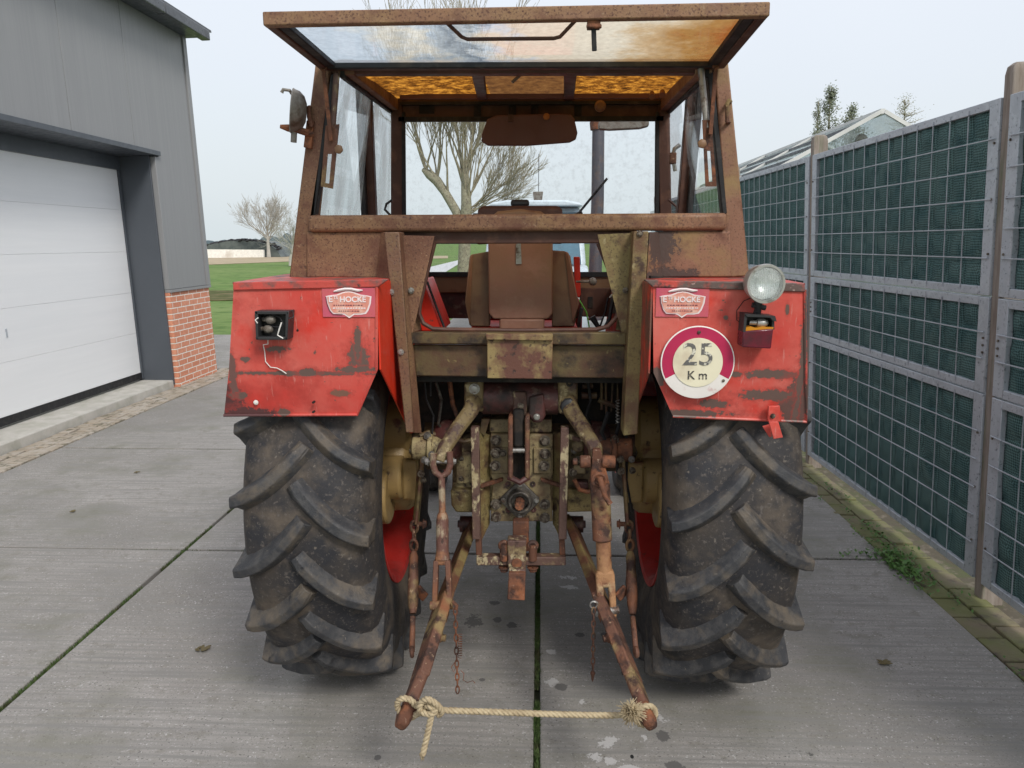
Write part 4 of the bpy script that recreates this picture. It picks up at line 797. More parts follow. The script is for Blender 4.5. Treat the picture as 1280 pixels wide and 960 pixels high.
# right tail lamp
t = MB(); Yl = 2.33
t.pp([(929, 414), (967, 411), (964, 436), (928, 434)], Yl, .065); o = t.build('tail_lamp', M['lampred'], fr, bevel=.004)
t = MB(); t.pp([(934, 393), (968, 396), (968, 412), (929, 415)], Yl+.045, .02); t.pp([(931, 392), (969, 395), (971, 402), (966, 401), (963, 397), (934, 396)], Yl-.004, .07); t.pp([(931, 392), (934, 393), (932, 415), (929, 415)], Yl, .06); t.pp([(965, 396), (968, 396), (968, 412), (965, 412)], Yl+.01, .05); t.build('lamp_housing', M['blackp'], fr)
t = MB(); t.pp([(931, 410), (938, 408), (945, 410), (953, 408), (960, 409), (967, 409), (966, 413), (930, 416)], Yl+.004, .05); t.build('amber_shard', M['amber'], fr)
t = MB(); a = Q(937, 403, Yl+.03); t.lathe(a, (1, -.2, 0), [(0, .008), (.02, .008), (.024, .013), (.04, .014), (.052, .008), (.056, 0)], 14); t.build('bulb', M['chrome'], fr)
# work lamp on right fender
Yw = 2.33; c = Q(954, 354, Yw); ax = Vector((.10, -1, -.05)).normalized(); r0 = (Q(978, 354, Yw)-c).length
t = MB(); t.lathe(c-ax*.06, ax, [(0, 0), (.0, r0*.35), (.012, r0*.7), (.035, r0*.93), (.06, r0), (.075, r0*1.04), (.085, r0*1.02), (.085, r0*.9), (.078, r0*.88), (.04, r0*.8), (.02, r0*.4), (.018, 0)], 40)
wl = t.build('work_lamp', M['chrome'], fr)
t = MB(); t.lathe(c-ax*.06, ax, [(.088, 0), (.087, r0*.5), (.083, r0*.86), (.08, r0*.86), (.084, r0*.5), (.085, 0)], 40)
a_ = ax.orthogonal().normalized(); upx = Vector((0,0,1)); sx__ = ax.cross(upx).normalized(); upx = sx__.cross(ax)
for k in range(-7, 8):
    o_ = k*r0*.115; hl = math.sqrt(max(0, (r0*.84)**2-o_*o_)); t.tube([c-ax*.06+ax*.0865+sx__*o_-upx*hl, c-ax*.06+ax*.0895+sx__*o_, c-ax*.06+ax*.0865+sx__*o_+upx*hl], .0014, 4)
t.build('lens', M['lens'], fr)
t = MB(); t.lathe(c-ax*.06, ax, [(.036, .0), (.04, r0*.3), (.05, r0*.6), (.066, r0*.84)], 32); t.build('reflector', M['refl'], fr)
t = MB(); t.tube([c-ax*.03-Vector((0,0,r0*.9)), Q(948, 384, Yw+.03), Q(946, 392, Yw+.04)], [.014, .010, .012], 10); t.tube([Q(940, 381, Yw+.03), Q(957, 385, Yw+.03)], .008, 8); t.build('lamp_stem', M['blackp'], fr)
t = MB(); t.tube([Q(940, 372, Yw+.06), Q(930, 376, Yw+.06), Q(921, 388, Yw+.06), Q(921, 400, Yw+.06), Q(929, 406, Yw+.05)], .0015, 5); t.build('lamp_cable', M['grease_shade'], fr)
# red hinge bracket hanging below right fender
t = MB(); t.pp([(961, 508), (975, 507), (977, 527), (960, 527)], FY-.004, .014); t.pp([(961, 527), (973, 527), (979, 547), (967, 549)], FY-.02, .006); t.pp([(953, 533), (963, 530), (965, 546), (962, 547)], FY+.01, .006); t.build('hinge_bracket', M['redR'], fr, bevel=.002)
t = MB(); t.hexbolt(Q(966, 520, FY-.006), (0,-1,0), .006, .007); t.build('bolt', M['bolt'], fr)
# ---------------------------------------------------------------- cab frame
cab = MB()
def post(t, a, b, c_, d, th=.07): t.pp([a, b, c_, d], CR, th)
t = MB(); t.pp([(394, 78), (413, 82), (386, 348), (361, 348)], CR, .07); cf = t.build('cab_frame', M['cab'], T, bevel=.006)
t = MB(); t.pp([(893, 80), (910, 72), (937, 345), (912, 347)], CR, .07); t.build('rear_post', M['cabr'], cf, bevel=.006)
t = MB(); A = P(384, 269, CR-.03); B = P(910, 266, CR-.03)
t.prism([(A.x, CR-.03, A.z), (B.x, CR-.03, B.z), (B.x, CR-.03, B.z-.058), (A.x, CR-.03, A.z-.058)], (0, .09, 0)); t.build('rear_beam', M['cab'], cf, bevel=.014, seg=4)
t = MB(); t.pp([(496, 280), (800, 279), (790, 304), (508, 305)], CR+.01, .05); t.build('lower_sill', M['cabdark'], cf, bevel=.004)
t = MB(); t.pp([(383, 290), (478, 290), (472, 347), (383, 347)], CR-.012, .07); t.build('corner_panel', M['cab'], cf, bevel=.005)
t = MB(); t.prism([P(476, 290, CR-.012), P(486, 290, CR-.05), P(487, 350, CR-.09), P(470, 347, CR-.02)], (0, .03, 0)); t.build('corner_return', M['cab'], cf, bevel=.003)
t = MB(); t.pp([(822, 289), (913, 289), (915, 346), (826, 347)], CR-.012, .07); t.build('corner_panel', M['cabr'], cf, bevel=.005)
t = MB(); t.prism([P(812, 290, CR-.05), P(824, 290, CR-.012), P(828, 347, CR-.02), P(808, 350, CR-.09)], (0, .03, 0)); t.build('corner_return', M['cabr'], cf, bevel=.003)
t = MB(); t.tube([P(384, 349, CR-.02), P(430, 350, CR-.02), P(470, 349, CR-.03), P(487, 351, CR-.09)], .006, 8); t.build('sealant', M['black'], cf)
t = MB(); t.tube([P(812, 347, CR-.08), P(830, 348, CR-.03), P(880, 350, CR-.02), P(918, 351, CR-.03), P(938, 352, CR-.06)], [.007, .006, .006, .009, .010], 8); t.build('sealant', M['grease_shade'], cf)
# channel legs that carry the beam
t = MB(); t.pp([(480, 290), (499, 290), (517, 541), (507, 541)], 2.60, .10); lg_ = t.build('support_leg', M['leg'], cf, bevel=.004)
t = MB(); t.prism([P(500, 291, 2.61), P(504, 291, 2.69), P(527, 541, 2.69), P(518, 541, 2.61)], (-.004, .004, 0)); t.build('leg_flange', M['cab'], cf)
t = MB(); t.pp([(792, 289), (811, 289), (797, 543), (779, 545)], 2.60, .10); t.build('support_leg', M['olive'], cf, bevel=.004)
t = MB(); t.pp([(500, 294), (543, 295), (513, 430), (508, 470)], 2.675, .006); t.build('gusset', M['cab'], cf)
t = MB(); t.pp([(747, 293), (794, 291), (784, 440), (778, 420)], 2.675, .006); t.build('gusset', M['olive'], cf)
for x, y, Yb in ((489, 365, 2.598), (501, 440, 2.598), (514, 363, 2.67), (521, 426, 2.675), (782, 363, 2.67), (776, 427, 2.675), (800, 292, 2.598)):
    t = MB(); t.hexbolt(P(x, y, Yb), (0,-1,0), .008, .009); t.build('bolt', M['bolt'] if y in (292, 363) and x > 700 else M['steel'], cf)
# crossbeam and centre plate
t = MB(); t.pp([(512, 416), (783, 416), (783, 431), (514, 430)], 2.66, .05); t.build('upper_crossbeam', M['olived'], cf, bevel=.004)
t = MB(); t.pp([(516, 431), (782, 432), (782, 473), (520, 470)], 2.69, .05); t.build('lower_crossbeam', M['olived'], cf, bevel=.004)
t = MB(); t.pp([(609, 424), (691, 424), (690, 474), (609, 473)], 2.63, .03); t.pp([(607, 418), (691, 418), (691, 426), (608, 425)], 2.615, .04); t.build('centre_plate', M['olivep'], cf, bevel=.003)
# lower rear opening: bent rubber-edged frame
t = MB(); t.tube([P(x, y, 2.70) for x, y in ((543, 304), (534, 340), (525, 380), (524, 392), (529, 404), (541, 411), (560, 412), (650, 413), (745, 412), (760, 408), (771, 396), (774, 384), (764, 345), (748, 304))], .008, 8); t.build('window_trim', M['cabdark'], cf)
t = MB(); t.pp([(543, 304), (524, 388), (526, 412), (512, 416), (508, 300)], 2.72, .01); t.build('side_infill', M['cab'], cf)
t = MB(); t.pp([(748, 304), (774, 388), (770, 412), (786, 416), (790, 300)], 2.72, .01); t.build('side_infill', M['olived'], cf)
# front / B posts, rails
FP = 3.75
def postm(name, a, b, Y, th, w, mat, par=cf): 
    t = MB(); t.beam(P(*a, Y), P(*b, Y), w, th, upv=(0,1,0)); return t.build(name, mat, par, bevel=.004)
postm('front_post', (497, 120), (497, 275), FP, .06, .055, M['cabdark']); postm('front_post', (828, 120), (831, 272), FP, .06, .055, M['cabdark'])
postm('window_seal', (504, 140), (505, 275), FP-.02, .02, .02, M['black'], cf); postm('window_seal', (822, 140), (821, 272), FP-.02, .02, .022, M['black'], cf)
postm('middle_post', (456, 88), (464, 275), 3.33, .045, .05, M['cabdark']); postm('middle_post', (868, 92), (853, 272), 3.33, .045, .05, M['cabdark'])
postm('window_seal', (448, 95), (456, 275), 3.29, .03, .025, M['black'], cf); postm('window_seal', (877, 95), (861, 272), 3.29, .03, .025, M['black'], cf)
postm('window_seal', (419, 95), (392, 272), CR+.02, .04, .02, M['black'], cf); postm('window_seal', (886, 92), (905, 268), CR+.02, .04, .02, M['black'], cf)
def rail(name, a, Ya, b, Yb, w, h, mat, par=cf):
    t = MB(); t.beam(P(*a, Ya), P(*b, Yb), w, h); return t.build(name, mat, par, bevel=.004)
rail('side_rail', (452, 84), CR, (496, 128), FP, .05, .045, M['cabdark']) if 0 else None
rail('roof_rail', (432, 84), CR, (492, 132), FP, .055, .05, M['cab']); rail('roof_rail', (880, 84), CR, (832, 132), FP, .055, .05, M['cab'])
rail('roof_seal', (428, 92), CR, (489, 138), FP, .02, .03, M['black']); rail('roof_seal', (884, 91), CR, (836, 138), FP, .02, .03, M['black'])
t = MB(); t.pp([(488, 121), (838, 120), (838, 147), (488, 148)], FP-.02, .05); t.build('front_header', M['cabdark'], cf, bevel=.004)
t = MB(); t.pp([(498, 146), (830, 145), (829, 151), (498, 152)], FP-.03, .02); t.build('window_seal', M['black'], cf)
t = MB(); t.pp([(500, 127), (836, 126), (836, 130), (500, 131)], FP-.045, .03); t.build('header_lip', M['black'], cf)
t = MB(); t.pp([(400, 80), (900, 78), (900, 91), (404, 92)], CR+.01, .05); t.build('rear_header', M['cabdark'], cf, bevel=.004)
# sills on both sides and door panels
for sgn, (a, b) in ((-1, (P(386, 275, CR), P(490, 275, FP))), (1, (P(911, 272, CR), P(836, 272, FP)))):
    a = Vector(a); b = Vector(b); a.z = b.z = 1.85
    t = MB(); t.beam(a, b, .05, .06); t.build('side_sill', M['cab'], cf, bevel=.004)
    mid = a.lerp(b, .58)
    t = MB(); t.prism([(mid.x, mid.y, 1.82), (b.x, b.y, 1.82), (b.x, b.y, 1.0), (mid.x, mid.y, 1.0)], (sgn*.02, 0, 0)); t.build('door_panel', M['cabdark'], cf)
    # side glass
    ta = P(*((425, 97) if sgn < 0 else (884, 96)), CR+.03); tb = P(*((490, 140) if sgn < 0 else (834, 140)), FP-.03)
    m0 = .56; 
    for f0, f1 in ((.03, m0-.03), (m0+.04, .98)):
        t = MB(); t.prism([a.lerp(b, f0)+Vector((0,0,.03)), a.lerp(b, f1)+Vector((0,0,.03)), ta.lerp(tb, f1), ta.lerp(tb, f0)], (sgn*.005, 0, 0)); t.build('side_glass', M['glasss'] if sgn < 0 else M['glass'], cf)
# front cowl and firewall
t = MB(); t.pp([(505, 345), (790, 345), (790, 366), (505, 366)], FP, .06); t.build('cowl_bar', M['seats'], cf, bevel=.005)
t = MB(); t.pp([(505, 340), (790, 340), (790, 346), (505, 346)], FP-.012, .02); t.build('window_seal', M['black'], cf)
t = MB(); t.pp([(500, 366), (722, 366), (722, 398), (500, 398)], FP+.03, .03); t.build('firewall', M['drum'], cf)
t = MB(); t.pp([(725, 360), (800, 360), (800, 396), (725, 396)], FP-.02, .03); t.build('instrument_panel', M['cabdark'], cf, bevel=.004)
t = MB(); t.pp([(735, 371), (741, 371), (741, 385), (735, 385)], FP-.025, .01); t.build('slot', M['grease_shade'], cf)
t = MB(); t.prism([P(503, 150, FP+.01), P(824, 149, FP+.01), P(824, 342, FP+.01), P(503, 342, FP+.01)], (0, .006, 0)); t.build('windscreen', M['glass'], cf)
# floor, pedals level
t = MB(); t.box((XC-.44, 2.745, 1.30), (XC+.46, 3.42, 1.32)); t.build('cab_floor', M['grease_shade'], cf)
t = MB(); t.prism([P(525, 350, 3.0), P(529, 350, 3.0), P(553, 414, 3.0), P(527, 414, 3.0), P(521, 390, 3.0)], (0, .3, 0)); t.build('inner_mudguard', M['red'], cf, bevel=.004)
t = MB(); t.tube([P(534, 352, 2.99), P(546, 385, 2.99), P(557, 414, 2.99)], .005, 6); t.build('mudguard_edge', M['black'], cf)
# roof: amber fibreglass with ribs
zr0 = P(640, 89, CR).z+.012; zr1 = P(640, 127, FP).z+.015; xl0 = P(432, 84, CR).x; xr0 = P(880, 84, CR).x; xl1 = P(494, 130, FP).x; xr1 = P(832, 130, FP).x
def roofp(u0, u1, mat):
    t = MB(); nx, ny = 8, 8; g = []
    for i in range(nx+1):
        row = []; u = u0+(u1-u0)*i/nx
        for j in range(ny+1):
            f = j/ny; x = (xl0+(xl1-xl0)*f)*(1-u)+(xr0+(xr1-xr0)*f)*u; z = zr0+(zr1-zr0)*f+.03*math.sin(math.pi*u)*math.sin(math.pi*f)
            row.append(t.bm.verts.new((x, CR+.03+(FP-CR-.03)*f, z+.004*noise.noise(Vector((x*9, f*9, 0))))))
        g.append(row)
    for i in range(nx):
        for j in range(ny): t._f([g[i][j], g[i+1][j], g[i+1][j+1], g[i][j+1]])
    return t.build('roof_panel', mat, T)
ro = roofp(0, .36, M['roof']); roofp(.36, .645, M['roofc']); roofp(.645, 1, M['roof'])
for x in (603, 711):
    a = P(x-6 if x < 650 else x+2, 90, CR+.05); b = P(x, 125, FP-.05); a.z += .005; b.z += .008
    t = MB(); t.beam(a, b, .045, .02); t.build('roof_rib', M['cabdark'], ro, bevel=.004)
a, b = P(480, 118, FP-.1), P(850, 116, FP-.1); t = MB(); t.beam(P(500, 121, 3.6), P(826, 120, 3.6), .02, .02); t.build('roof_rib', M['visor'], ro)
# rear window swung up
YN = 2.21; nl, nr = P(336, 25, YN), P(955, 13, YN); hl_, hr_ = P(406, 82, CR-.02), P(900, 80, CR-.02)
rw = MB(); rw.beam(nl+Vector((-.012,0,0)), nr+Vector((.012,0,0)), .03, .036); fr_ = rw.build('rear_window', M['cab'], T, bevel=.004)
for a, b in ((nl, hl_), (nr, hr_)):
    t = MB(); t.beam(a+Vector((0,.016,0)), b, .028, .032); t.build('window_frame', M['cabdark'], fr_, bevel=.004)
t = MB(); t.beam(hl_, hr_, .03, .028); t.build('window_frame', M['cabdark'], fr_, bevel=.004)
for a, b, w in ((nl+Vector((.03,.03,-.004)), hl_+Vector((.028,-.0,-.004)), .03), (nr+Vector((-.03,.03,-.004)), hr_+Vector((-.028,0,-.004)), .03), (hl_+Vector((.02,-.02,-.006)), hr_+Vector((-.02,-.02,-.006)), .022)):
    t = MB(); t.beam(a, b, w, .018); t.build('window_seal', M['black'], fr_, bevel=.003)
t = MB(); t.prism([nl+Vector((.015,.01,.004)), nr+Vector((-.015,.01,.004)), hr_+Vector((-.01,0,.004)), hl_+Vector((.01,0,.004))], (0,0,.005)); gp_ = t.build('glass_pane', [M['rglass'], M['clear']], fr_)
for p in gp_.data.polygons: p.material_index = 0 if p.normal.z < -.5 else 1
t = MB(); t.tube([P(557, 27, YN+.01), P(577, 46, YN+.06), P(584, 49, YN+.06), P(692, 48, YN+.06), P(700, 46, YN+.06), P(720, 25, YN+.01)], .0055, 8); t.build('handle', M['cabdark'], fr_)
t = MB(); t.cbox(P(742, 31, YN+.01), (.035, .03, .022)); t.cyl(P(733, 33, YN), P(752, 33, YN), .006, 8); lt = t.build('latch', M['rust'], fr_, bevel=.003)
t = MB(); t.beam(P(742, 35, YN+.01), P(743, 64, YN+.02), .013, .01, upv=(0,1,0)); t.build('latch_lever', M['black'], fr_, bevel=.002)
# stays
for sgn in (-1, 1):
    q = (lambda x, y: (x, y)) if sgn < 0 else None
    if sgn < 0: st = ((421, 92), (415, 168)); thn = ((404, 84), (414, 176)); br = [(419, 155), (424, 156), (416, 236), (402, 234), (405, 160), (408, 176)]; sl_ = ((414, 193), (410, 228)); kn = (424, 187)
    else: st = ((876, 86), (884, 160)); thn = ((895, 82), (888, 168)); br = [(878, 150), (884, 151), (893, 166), (896, 232), (882, 232)]; sl_ = ((885, 188), (888, 226)); kn = (877, 180)
    t = MB(); t.cyl(P(*st[0], CR-.02), P(*st[1], CR-.03), .011, 12); t.cyl(P(*st[1], CR-.03), P(st[1][0], st[1][1]+8, CR-.03), .006, 8); t.build('gas_strut', M['steel'] if sgn > 0 else M['chip'], T)
    t = MB(); t.beam(P(*thn[0], CR-.05), P(*thn[1], CR-.05), .012, .008, upv=(0,1,0)); t.build('stay_rod', M['rust'], T)
    t = MB(); (x0, y0), (x1, y1) = sl_; w = 7
    Yb = CR-.04
    if sgn < 0: outer = [(407, 157), (424, 155), (416, 236), (401, 233)]
    else: outer = [(878, 150), (889, 150), (896, 233), (882, 233)]
    o0, o1, o2, o3 = [P(*p, Yb) for p in outer]
    def lerp2(u, v): return o0.lerp(o1, u).lerp(o3.lerp(o2, u), v)
    for u0, u1, v0, v1 in ((0, .33, 0, 1), (.66, 1, 0, 1), (.33, .66, 0, .46), (.33, .66, .93, 1)):
        t.prism([lerp2(u0, v0), lerp2(u1, v0), lerp2(u1, v1), lerp2(u0, v1)], (0, .005, 0))
    t.build('slotted_bracket', M['rusto'] if sgn < 0 else M['rust'], T)
    t = MB(); t.lathe(P(*kn, Yb-.01), (0,-1,0), [(0, .014), (.010, .017), (.014, .009), (.014, 0)], 6); t.build('wing_knob', M['seats'], T, bevel=.003)
    t = MB(); t.torus(P(*thn[0], CR-.05), (0,1,0), .008, .006, 12, 6); t.build('stay_pivot', M['rust'], T)
# left worklamp seen from the side
Yp = 2.66; c = P(360, 140, Yp); ax = Vector((-.95, -.25, .12)).normalized(); t = MB()
t.lathe(c+Vector((.045, .01, 0)), ax, [(-.014, 0), (-.013, .03), (-.004, .052), (.012, .066), (.028, .07), (.032, .073), (.036, .07), (.03, .06), (.008, .04), (-.006, 0)], 32)
t.build('side_lamp', M['greyp'], T)
t = MB(); t.cyl(P(368, 158, Yp), P(367, 178, Yp), .010, 10); t.build('clamp_stud', M['greyp'], T); t = MB(); t.tube([P(350, 158, Yp-.02), P(360, 160, Yp-.01), P(372, 162, Yp), P(390, 168, CR-.01)], [.006, .012, .012, .012], 8); t.build('lamp_bracket', M['rust'], T); t = MB(); t.tube([P(352, 116, Yp-.02), P(354, 112, Yp-.02), P(362, 113, Yp-.02), P(366, 119, Yp)], .006, 6); t.build('rim_clip', M['greyp'], T)
t = MB(); t.pp([(383, 150), (392, 150), (389, 186), (379, 184)], CR-.02, .02); t.build('lamp_mount', M['rust'], T, bevel=.003)
t = MB(); t.tube([P(387, 134, CR), P(386, 134, CR-.03), P(386, 146, CR-.03), P(389, 157, CR-.03), P(391, 157, CR)], .007, 8); t.build('grab_hook', M['rust'], T)
t = MB(); t.tube([P(913, 127, CR), P(911, 126, CR-.03), P(909, 130, CR-.03), P(909, 152, CR-.03), P(911, 153, CR)], .007, 8); t.build('grab_hook', M['rusto'], T)
# interior: sun visor, mirror, dome lamp, labels
Yv = 3.55; t = MB()
vis = [(609, 149), (620, 144), (700, 142), (714, 143), (718, 148), (722, 166), (720, 174), (712, 178), (660, 182), (610, 182), (602, 177), (602, 168)]
t.pp(vis, Yv, .02); t.build('sun_visor', M['visor'], T, bevel=.005)
t = MB(); t.lathe(P(683, 146, Yv-.012), (0,-1,0), [(0, .013), (.008, .016), (.012, .008), (.012, 0)], 7); t.build('visor_knob', M['orangep'], T, bevel=.002)
t = MB(); t.pp([(635, 143), (641, 143), (641, 152), (635, 152)], Yv-.01, .012); t.build('visor_clip', M['cabdark'], T)
t = MB(); t.lathe(P(750, 133, FP-.04), (0,-1,0), [(0, .026), (.012, .026), (.014, .022), (.022, .016), (.024, 0)], 20); t.build('dome_lamp', M['seats'], T)
for x, y in ((815, 118), (828, 116)):
    t = MB(); t.cyl(P(x, y+3, 3.4), P(x, y-2, 3.42), .014, 10, r1=.010); t.build('hanging_knob', M['seat'], T)
t = MB(); t.pp([(524, 132), (543, 132), (543, 142), (524, 142)], FP-.024, .003); t.build('header_plate', M['grease_shade'], T)
t = MB(); t.cyl(P(640, 103, 3.0), P(652, 92, 3.0), .006, 8); t.build('roof_clip', M['greyp'], T)
for x in (589, 594, 712, 720): pass
for x in (592, 636, 664, 718):
    t = MB(); t.pp([(x, 127), (x+9, 127), (x+9, 145), (x, 145)], FP-.03, .01); t.build('header_bracket', M['grease_shade'], T)
# exterior mirror, exhaust, wiper beyond the windscreen
t = MB(); mr_ = [(748, 152), (760, 148), (806, 148), (812, 151), (811, 158), (800, 161), (762, 163), (748, 162)]; t.pp(mr_, 4.1, .03); t.build('outside_mirror', M['greyp'], T, bevel=.008)
t = MB(); t.tube([P(748, 155, 4.5), P(747, 250, 4.5), P(744, 340, 4.5), P(744, 400, 4.5)], [.034, .036, .038, .04], 20); ex = t.build('exhaust_pipe', pmat('grey_sooty_pipe', (.12, .12, .14), [((.2, .15, .13), 16, .6, .08)], rough=.45, metal=.3, bump=.2), T)
t = MB(); t.lathe(P(747, 158, 4.5), (0,0,1), [(-.02, .04), (.02, .045), (.04, .035), (.04, 0)], 20); t.build('pipe_collar', M['rust'], ex)
t = MB(); t.cyl(P(722, 268, 3.82), P(759, 223, 3.82), .006, 8); t.cyl(P(718, 270, 3.8), P(728, 266, 3.8), .012, 8); t.build('wiper', M['black'], T)
t = MB(); t.tube([P(844, 214, 3.55), P(841, 195, 3.55), P(843, 186, 3.55), P(850, 181, 3.55)], .009, 8); t.build('mirror_arm', M['steel'], T); t = MB(); t.cbox(P(841, 198, 3.55), (.03, .02, .05)); t.build('arm_clamp', M['rusto'], T, bevel=.004)
t = MB(); t.tube([P(836, 250, 3.6), P(846, 259, 3.6), P(846, 275, 3.6)], .006, 6); t.build('arm_rail', M['cabdark'], T)
t = MB(); t.tube([P(489, 270, 3.6), P(481, 262, 3.6), P(483, 255, 3.6), P(490, 250, 3.6)], .006, 6); t.build('arm_rail', M['blackp'], T)
# ---------------------------------------------------------------- bonnet & engine (in front of the cab)
M['bonnet'] = pmat('red_bonnet_paint', (.5, .04, .03), [((.15, .07, .05), 8, .64, .06)], rough=.45, bump=.1)
t = MB(); t.prism([(XC-.28, 3.86, 1.0), (XC-.28, 3.86, 1.50), (XC-.2, 3.86, 1.58), (XC+.2, 3.86, 1.58), (XC+.28, 3.86, 1.50), (XC+.28, 3.86, 1.0)], (0, 2.1, 0)); t.build('bonnet', M['bonnet'], T, bevel=.02)
t = MB(); t.box((XC-.22, 3.5, .55), (XC+.22, 5.8, .99)); t.build('engine_block', M['olived'], T, bevel=.03)
# ---------------------------------------------------------------- seat
t = MB(); t.pp([(610, 303), (612, 300), (688, 300), (691, 303), (691, 392), (685, 399), (617, 399), (611, 392)], 3.02, .10); se = t.build('seat', M['seat'], T, bevel=.02, seg=4)
t = MB(); t.pp([(590, 318), (612, 314), (612, 408), (588, 408), (582, 378)], 3.08, .06); t.build('seat_shell', M['seats'], se, bevel=.004)
t = MB(); t.pp([(690, 313), (706, 314), (713, 320), (723, 380), (718, 408), (690, 408)], 3.08, .06); t.build('seat_shell', M['seats'], se, bevel=.004)
t = MB(); t.prism([P(587, 320, 3.07), P(591, 317, 3.07), P(587, 408, 3.07), P(581, 378, 3.04)], (0, .05, 0)); t.build('shell_edge', M['seat'], se, bevel=.006)
t = MB(); t.prism([P(706, 314, 3.07), P(711, 316, 3.06), P(724, 380, 3.04), P(716, 405, 3.07)], (0, .05, 0)); t.build('shell_edge', M['seat'], se, bevel=.006)
t = MB(); t.pp([(593, 306), (611, 305), (690, 305), (706, 305), (703, 262), (700, 257), (600, 257), (597, 262)], 3.12, .12); t.build('backrest', M['cabdark'], se, bevel=.02, seg=4)
t = MB(); t.pp([(614, 285), (614, 270), (622, 264), (650, 261), (676, 264), (685, 270), (686, 285)], 3.05, .08); t.build('headrest', M['seats'], se, bevel=.012)
t = MB(); t.pp([(645, 305), (651, 304), (652, 330), (645, 330)], 3.014, .01); t.build('height_lever', M['steel'], se)
t = MB(); t.pp([(624, 398), (681, 398), (680, 420), (624, 420)], 3.02, .12); t.build('seat_base', M['seat'], se, bevel=.01)
t = MB(); t.pp([(596, 408), (722, 408), (722, 420), (596, 420)], 3.10, .25); t.build('seat_frame', M['red'], se, bevel=.006)
t = MB(); t.cbox(P(650, 254, 3.2), (.075, .04, .028)); t.cyl(P(650, 256, 3.2), P(650, 268, 3.2), .012, 10); t.build('knob_handle', M['blackp'], T, bevel=.01)
t = MB(); t.pp([(717, 321), (725, 321), (726, 368), (724, 373), (719, 368)], 3.3, .03); t.build('red_lever_guard', M['red'], T, bevel=.004)
t = MB(); t.cyl(P(720, 352, 3.2), P(740, 352, 3.2), .005, 8); t.lathe(P(741, 352, 3.2), (1,0,0), [(-.018, 0), (-.012, .013), (0, .018), (.012, .013), (.018, 0)], 14); t.build('control_lever', M['greyp'], T)
t = MB(); t.tube([P(768, 366, 3.0), P(764, 385, 3.0), P(762, 398, 3.0), P(756, 410, 3.0)], .008, 6); t.tube([P(771, 364, 3.0), P(772, 385, 3.0), P(768, 402, 3.0)], .006, 6); t.tube([P(760, 372, 3.02), P(757, 388, 3.02), P(750, 408, 3.02)], .004, 5); t.build('wire_loom', M['black'], T)
t = MB(); t.pp([(764, 370), (775, 370), (776, 392), (764, 392)], 3.02, .02); t.build('control_box', M['greyp'], T, bevel=.003)
t = MB(); t.tube([P(724, 375, 3.15), P(733, 390, 3.15), P(737, 412, 3.15)], .003, 5); t.build('green_wire', pmat('green_wire', (.12, .4, .06), rough=.5, bump=0), T)
t = MB(); t.tube([P(762, 372, 3.0), P(768, 364, 3.0), P(774, 362, 3.0)], .0025, 5); t.build('white_wire', M['white'], T)
t = MB(); t.cyl(P(740, 396, 3.1), P(749, 411, 3.1), .014, 10, r1=.008); t.cyl(P(727, 385, 3.2), P(722, 412, 3.2), .008, 8); t.build('floor_lever', M['blackp'], T)
# ---------------------------------------------------------------- axle, gearbox, final drives
t = MB(); t.cyl((XC-.40, 3.12, .98), (XC+.40, 3.12, .98), .12, 24); t.cyl((XC-.62, 3.12, .98), (XC+.62, 3.12, .98), .085, 20); t.build('rear_axle_housing', M['olived'], T)
for sgn in (-1, 1):
    x0 = XC+sgn*.50
    t = MB(); t.lathe((x0, AY, .86), (sgn,0,0), [(-.04, 0), (-.04, .15), (-.03, .18), (-.01, .195), (.07, .20), (.13, .17), (.15, .10), (.16, .10), (.25, .10), (.25, 0)], 36)
    fdv = t.build('final_drive', M['gold'], T)
    t = MB(); t.lathe((x0-sgn*.015, AY-.03, 1.03), (sgn,0,0), [(-.03, 0), (-.03, .12), (-.01, .14), (.09, .14), (.1, .1), (.1, 0)], 30); t.build('upper_casing', M['gold'], fdv)
    t = MB(); t.cbox((x0-sgn*.05, 2.97, .86), (.07, .05, .17)); t.cyl((x0-sgn*.02, 2.99, .86), (x0+sgn*.09, 2.99, .86), .09, 24); t.build('brake_box', M['gold'], fdv, bevel=.012)
    t = MB(); t.cyl((x0+sgn*.03, 2.955, .80), (x0+sgn*.14, 2.955, .80), .12, 28); t.build('casing_band', M['gold'], fdv, bevel=.01)
    for k in range(10):
        a = k*2*math.pi/10
        tb = MB(); tb.hexbolt((x0-sgn*.035, AY+.165*math.cos(a), .86+.165*math.sin(a)), (-sgn,0,0), .010, .012); tb.build('bolt', M['bolt'], fdv)
    t = MB(); t.cyl((XC+sgn*.30, 2.86, 1.02), (XC+sgn*.42, 2.86, 1.02), .045, 20); t.cyl((XC+sgn*.34, 2.86, 1.02), (XC+sgn*.36, 2.86, 1.02), .060, 20); t.build('link_shaft_boss', M['gear'] if sgn < 0 else M['rust'], T, bevel=.004)
    t = MB(); t.lathe((XC+sgn*.24, 2.92, 1.03), (sgn,0,0), [(0, 0), (0, .06), (.03, .09), (.07, .085), (.10, .06), (.10, 0)], 20); t.build('brake_drum', M['drum'], T)
    # straps running down to the check chain
    t = MB(); px0 = 529 if sgn < 0 else 778
    t.beam(P(px0, 566, 2.86), P(px0-sgn*-8 if sgn < 0 else px0+6, 655, 2.80), .012, .05, upv=(0,1,0)); t.build('check_strap', M['linko'], T, bevel=.003)
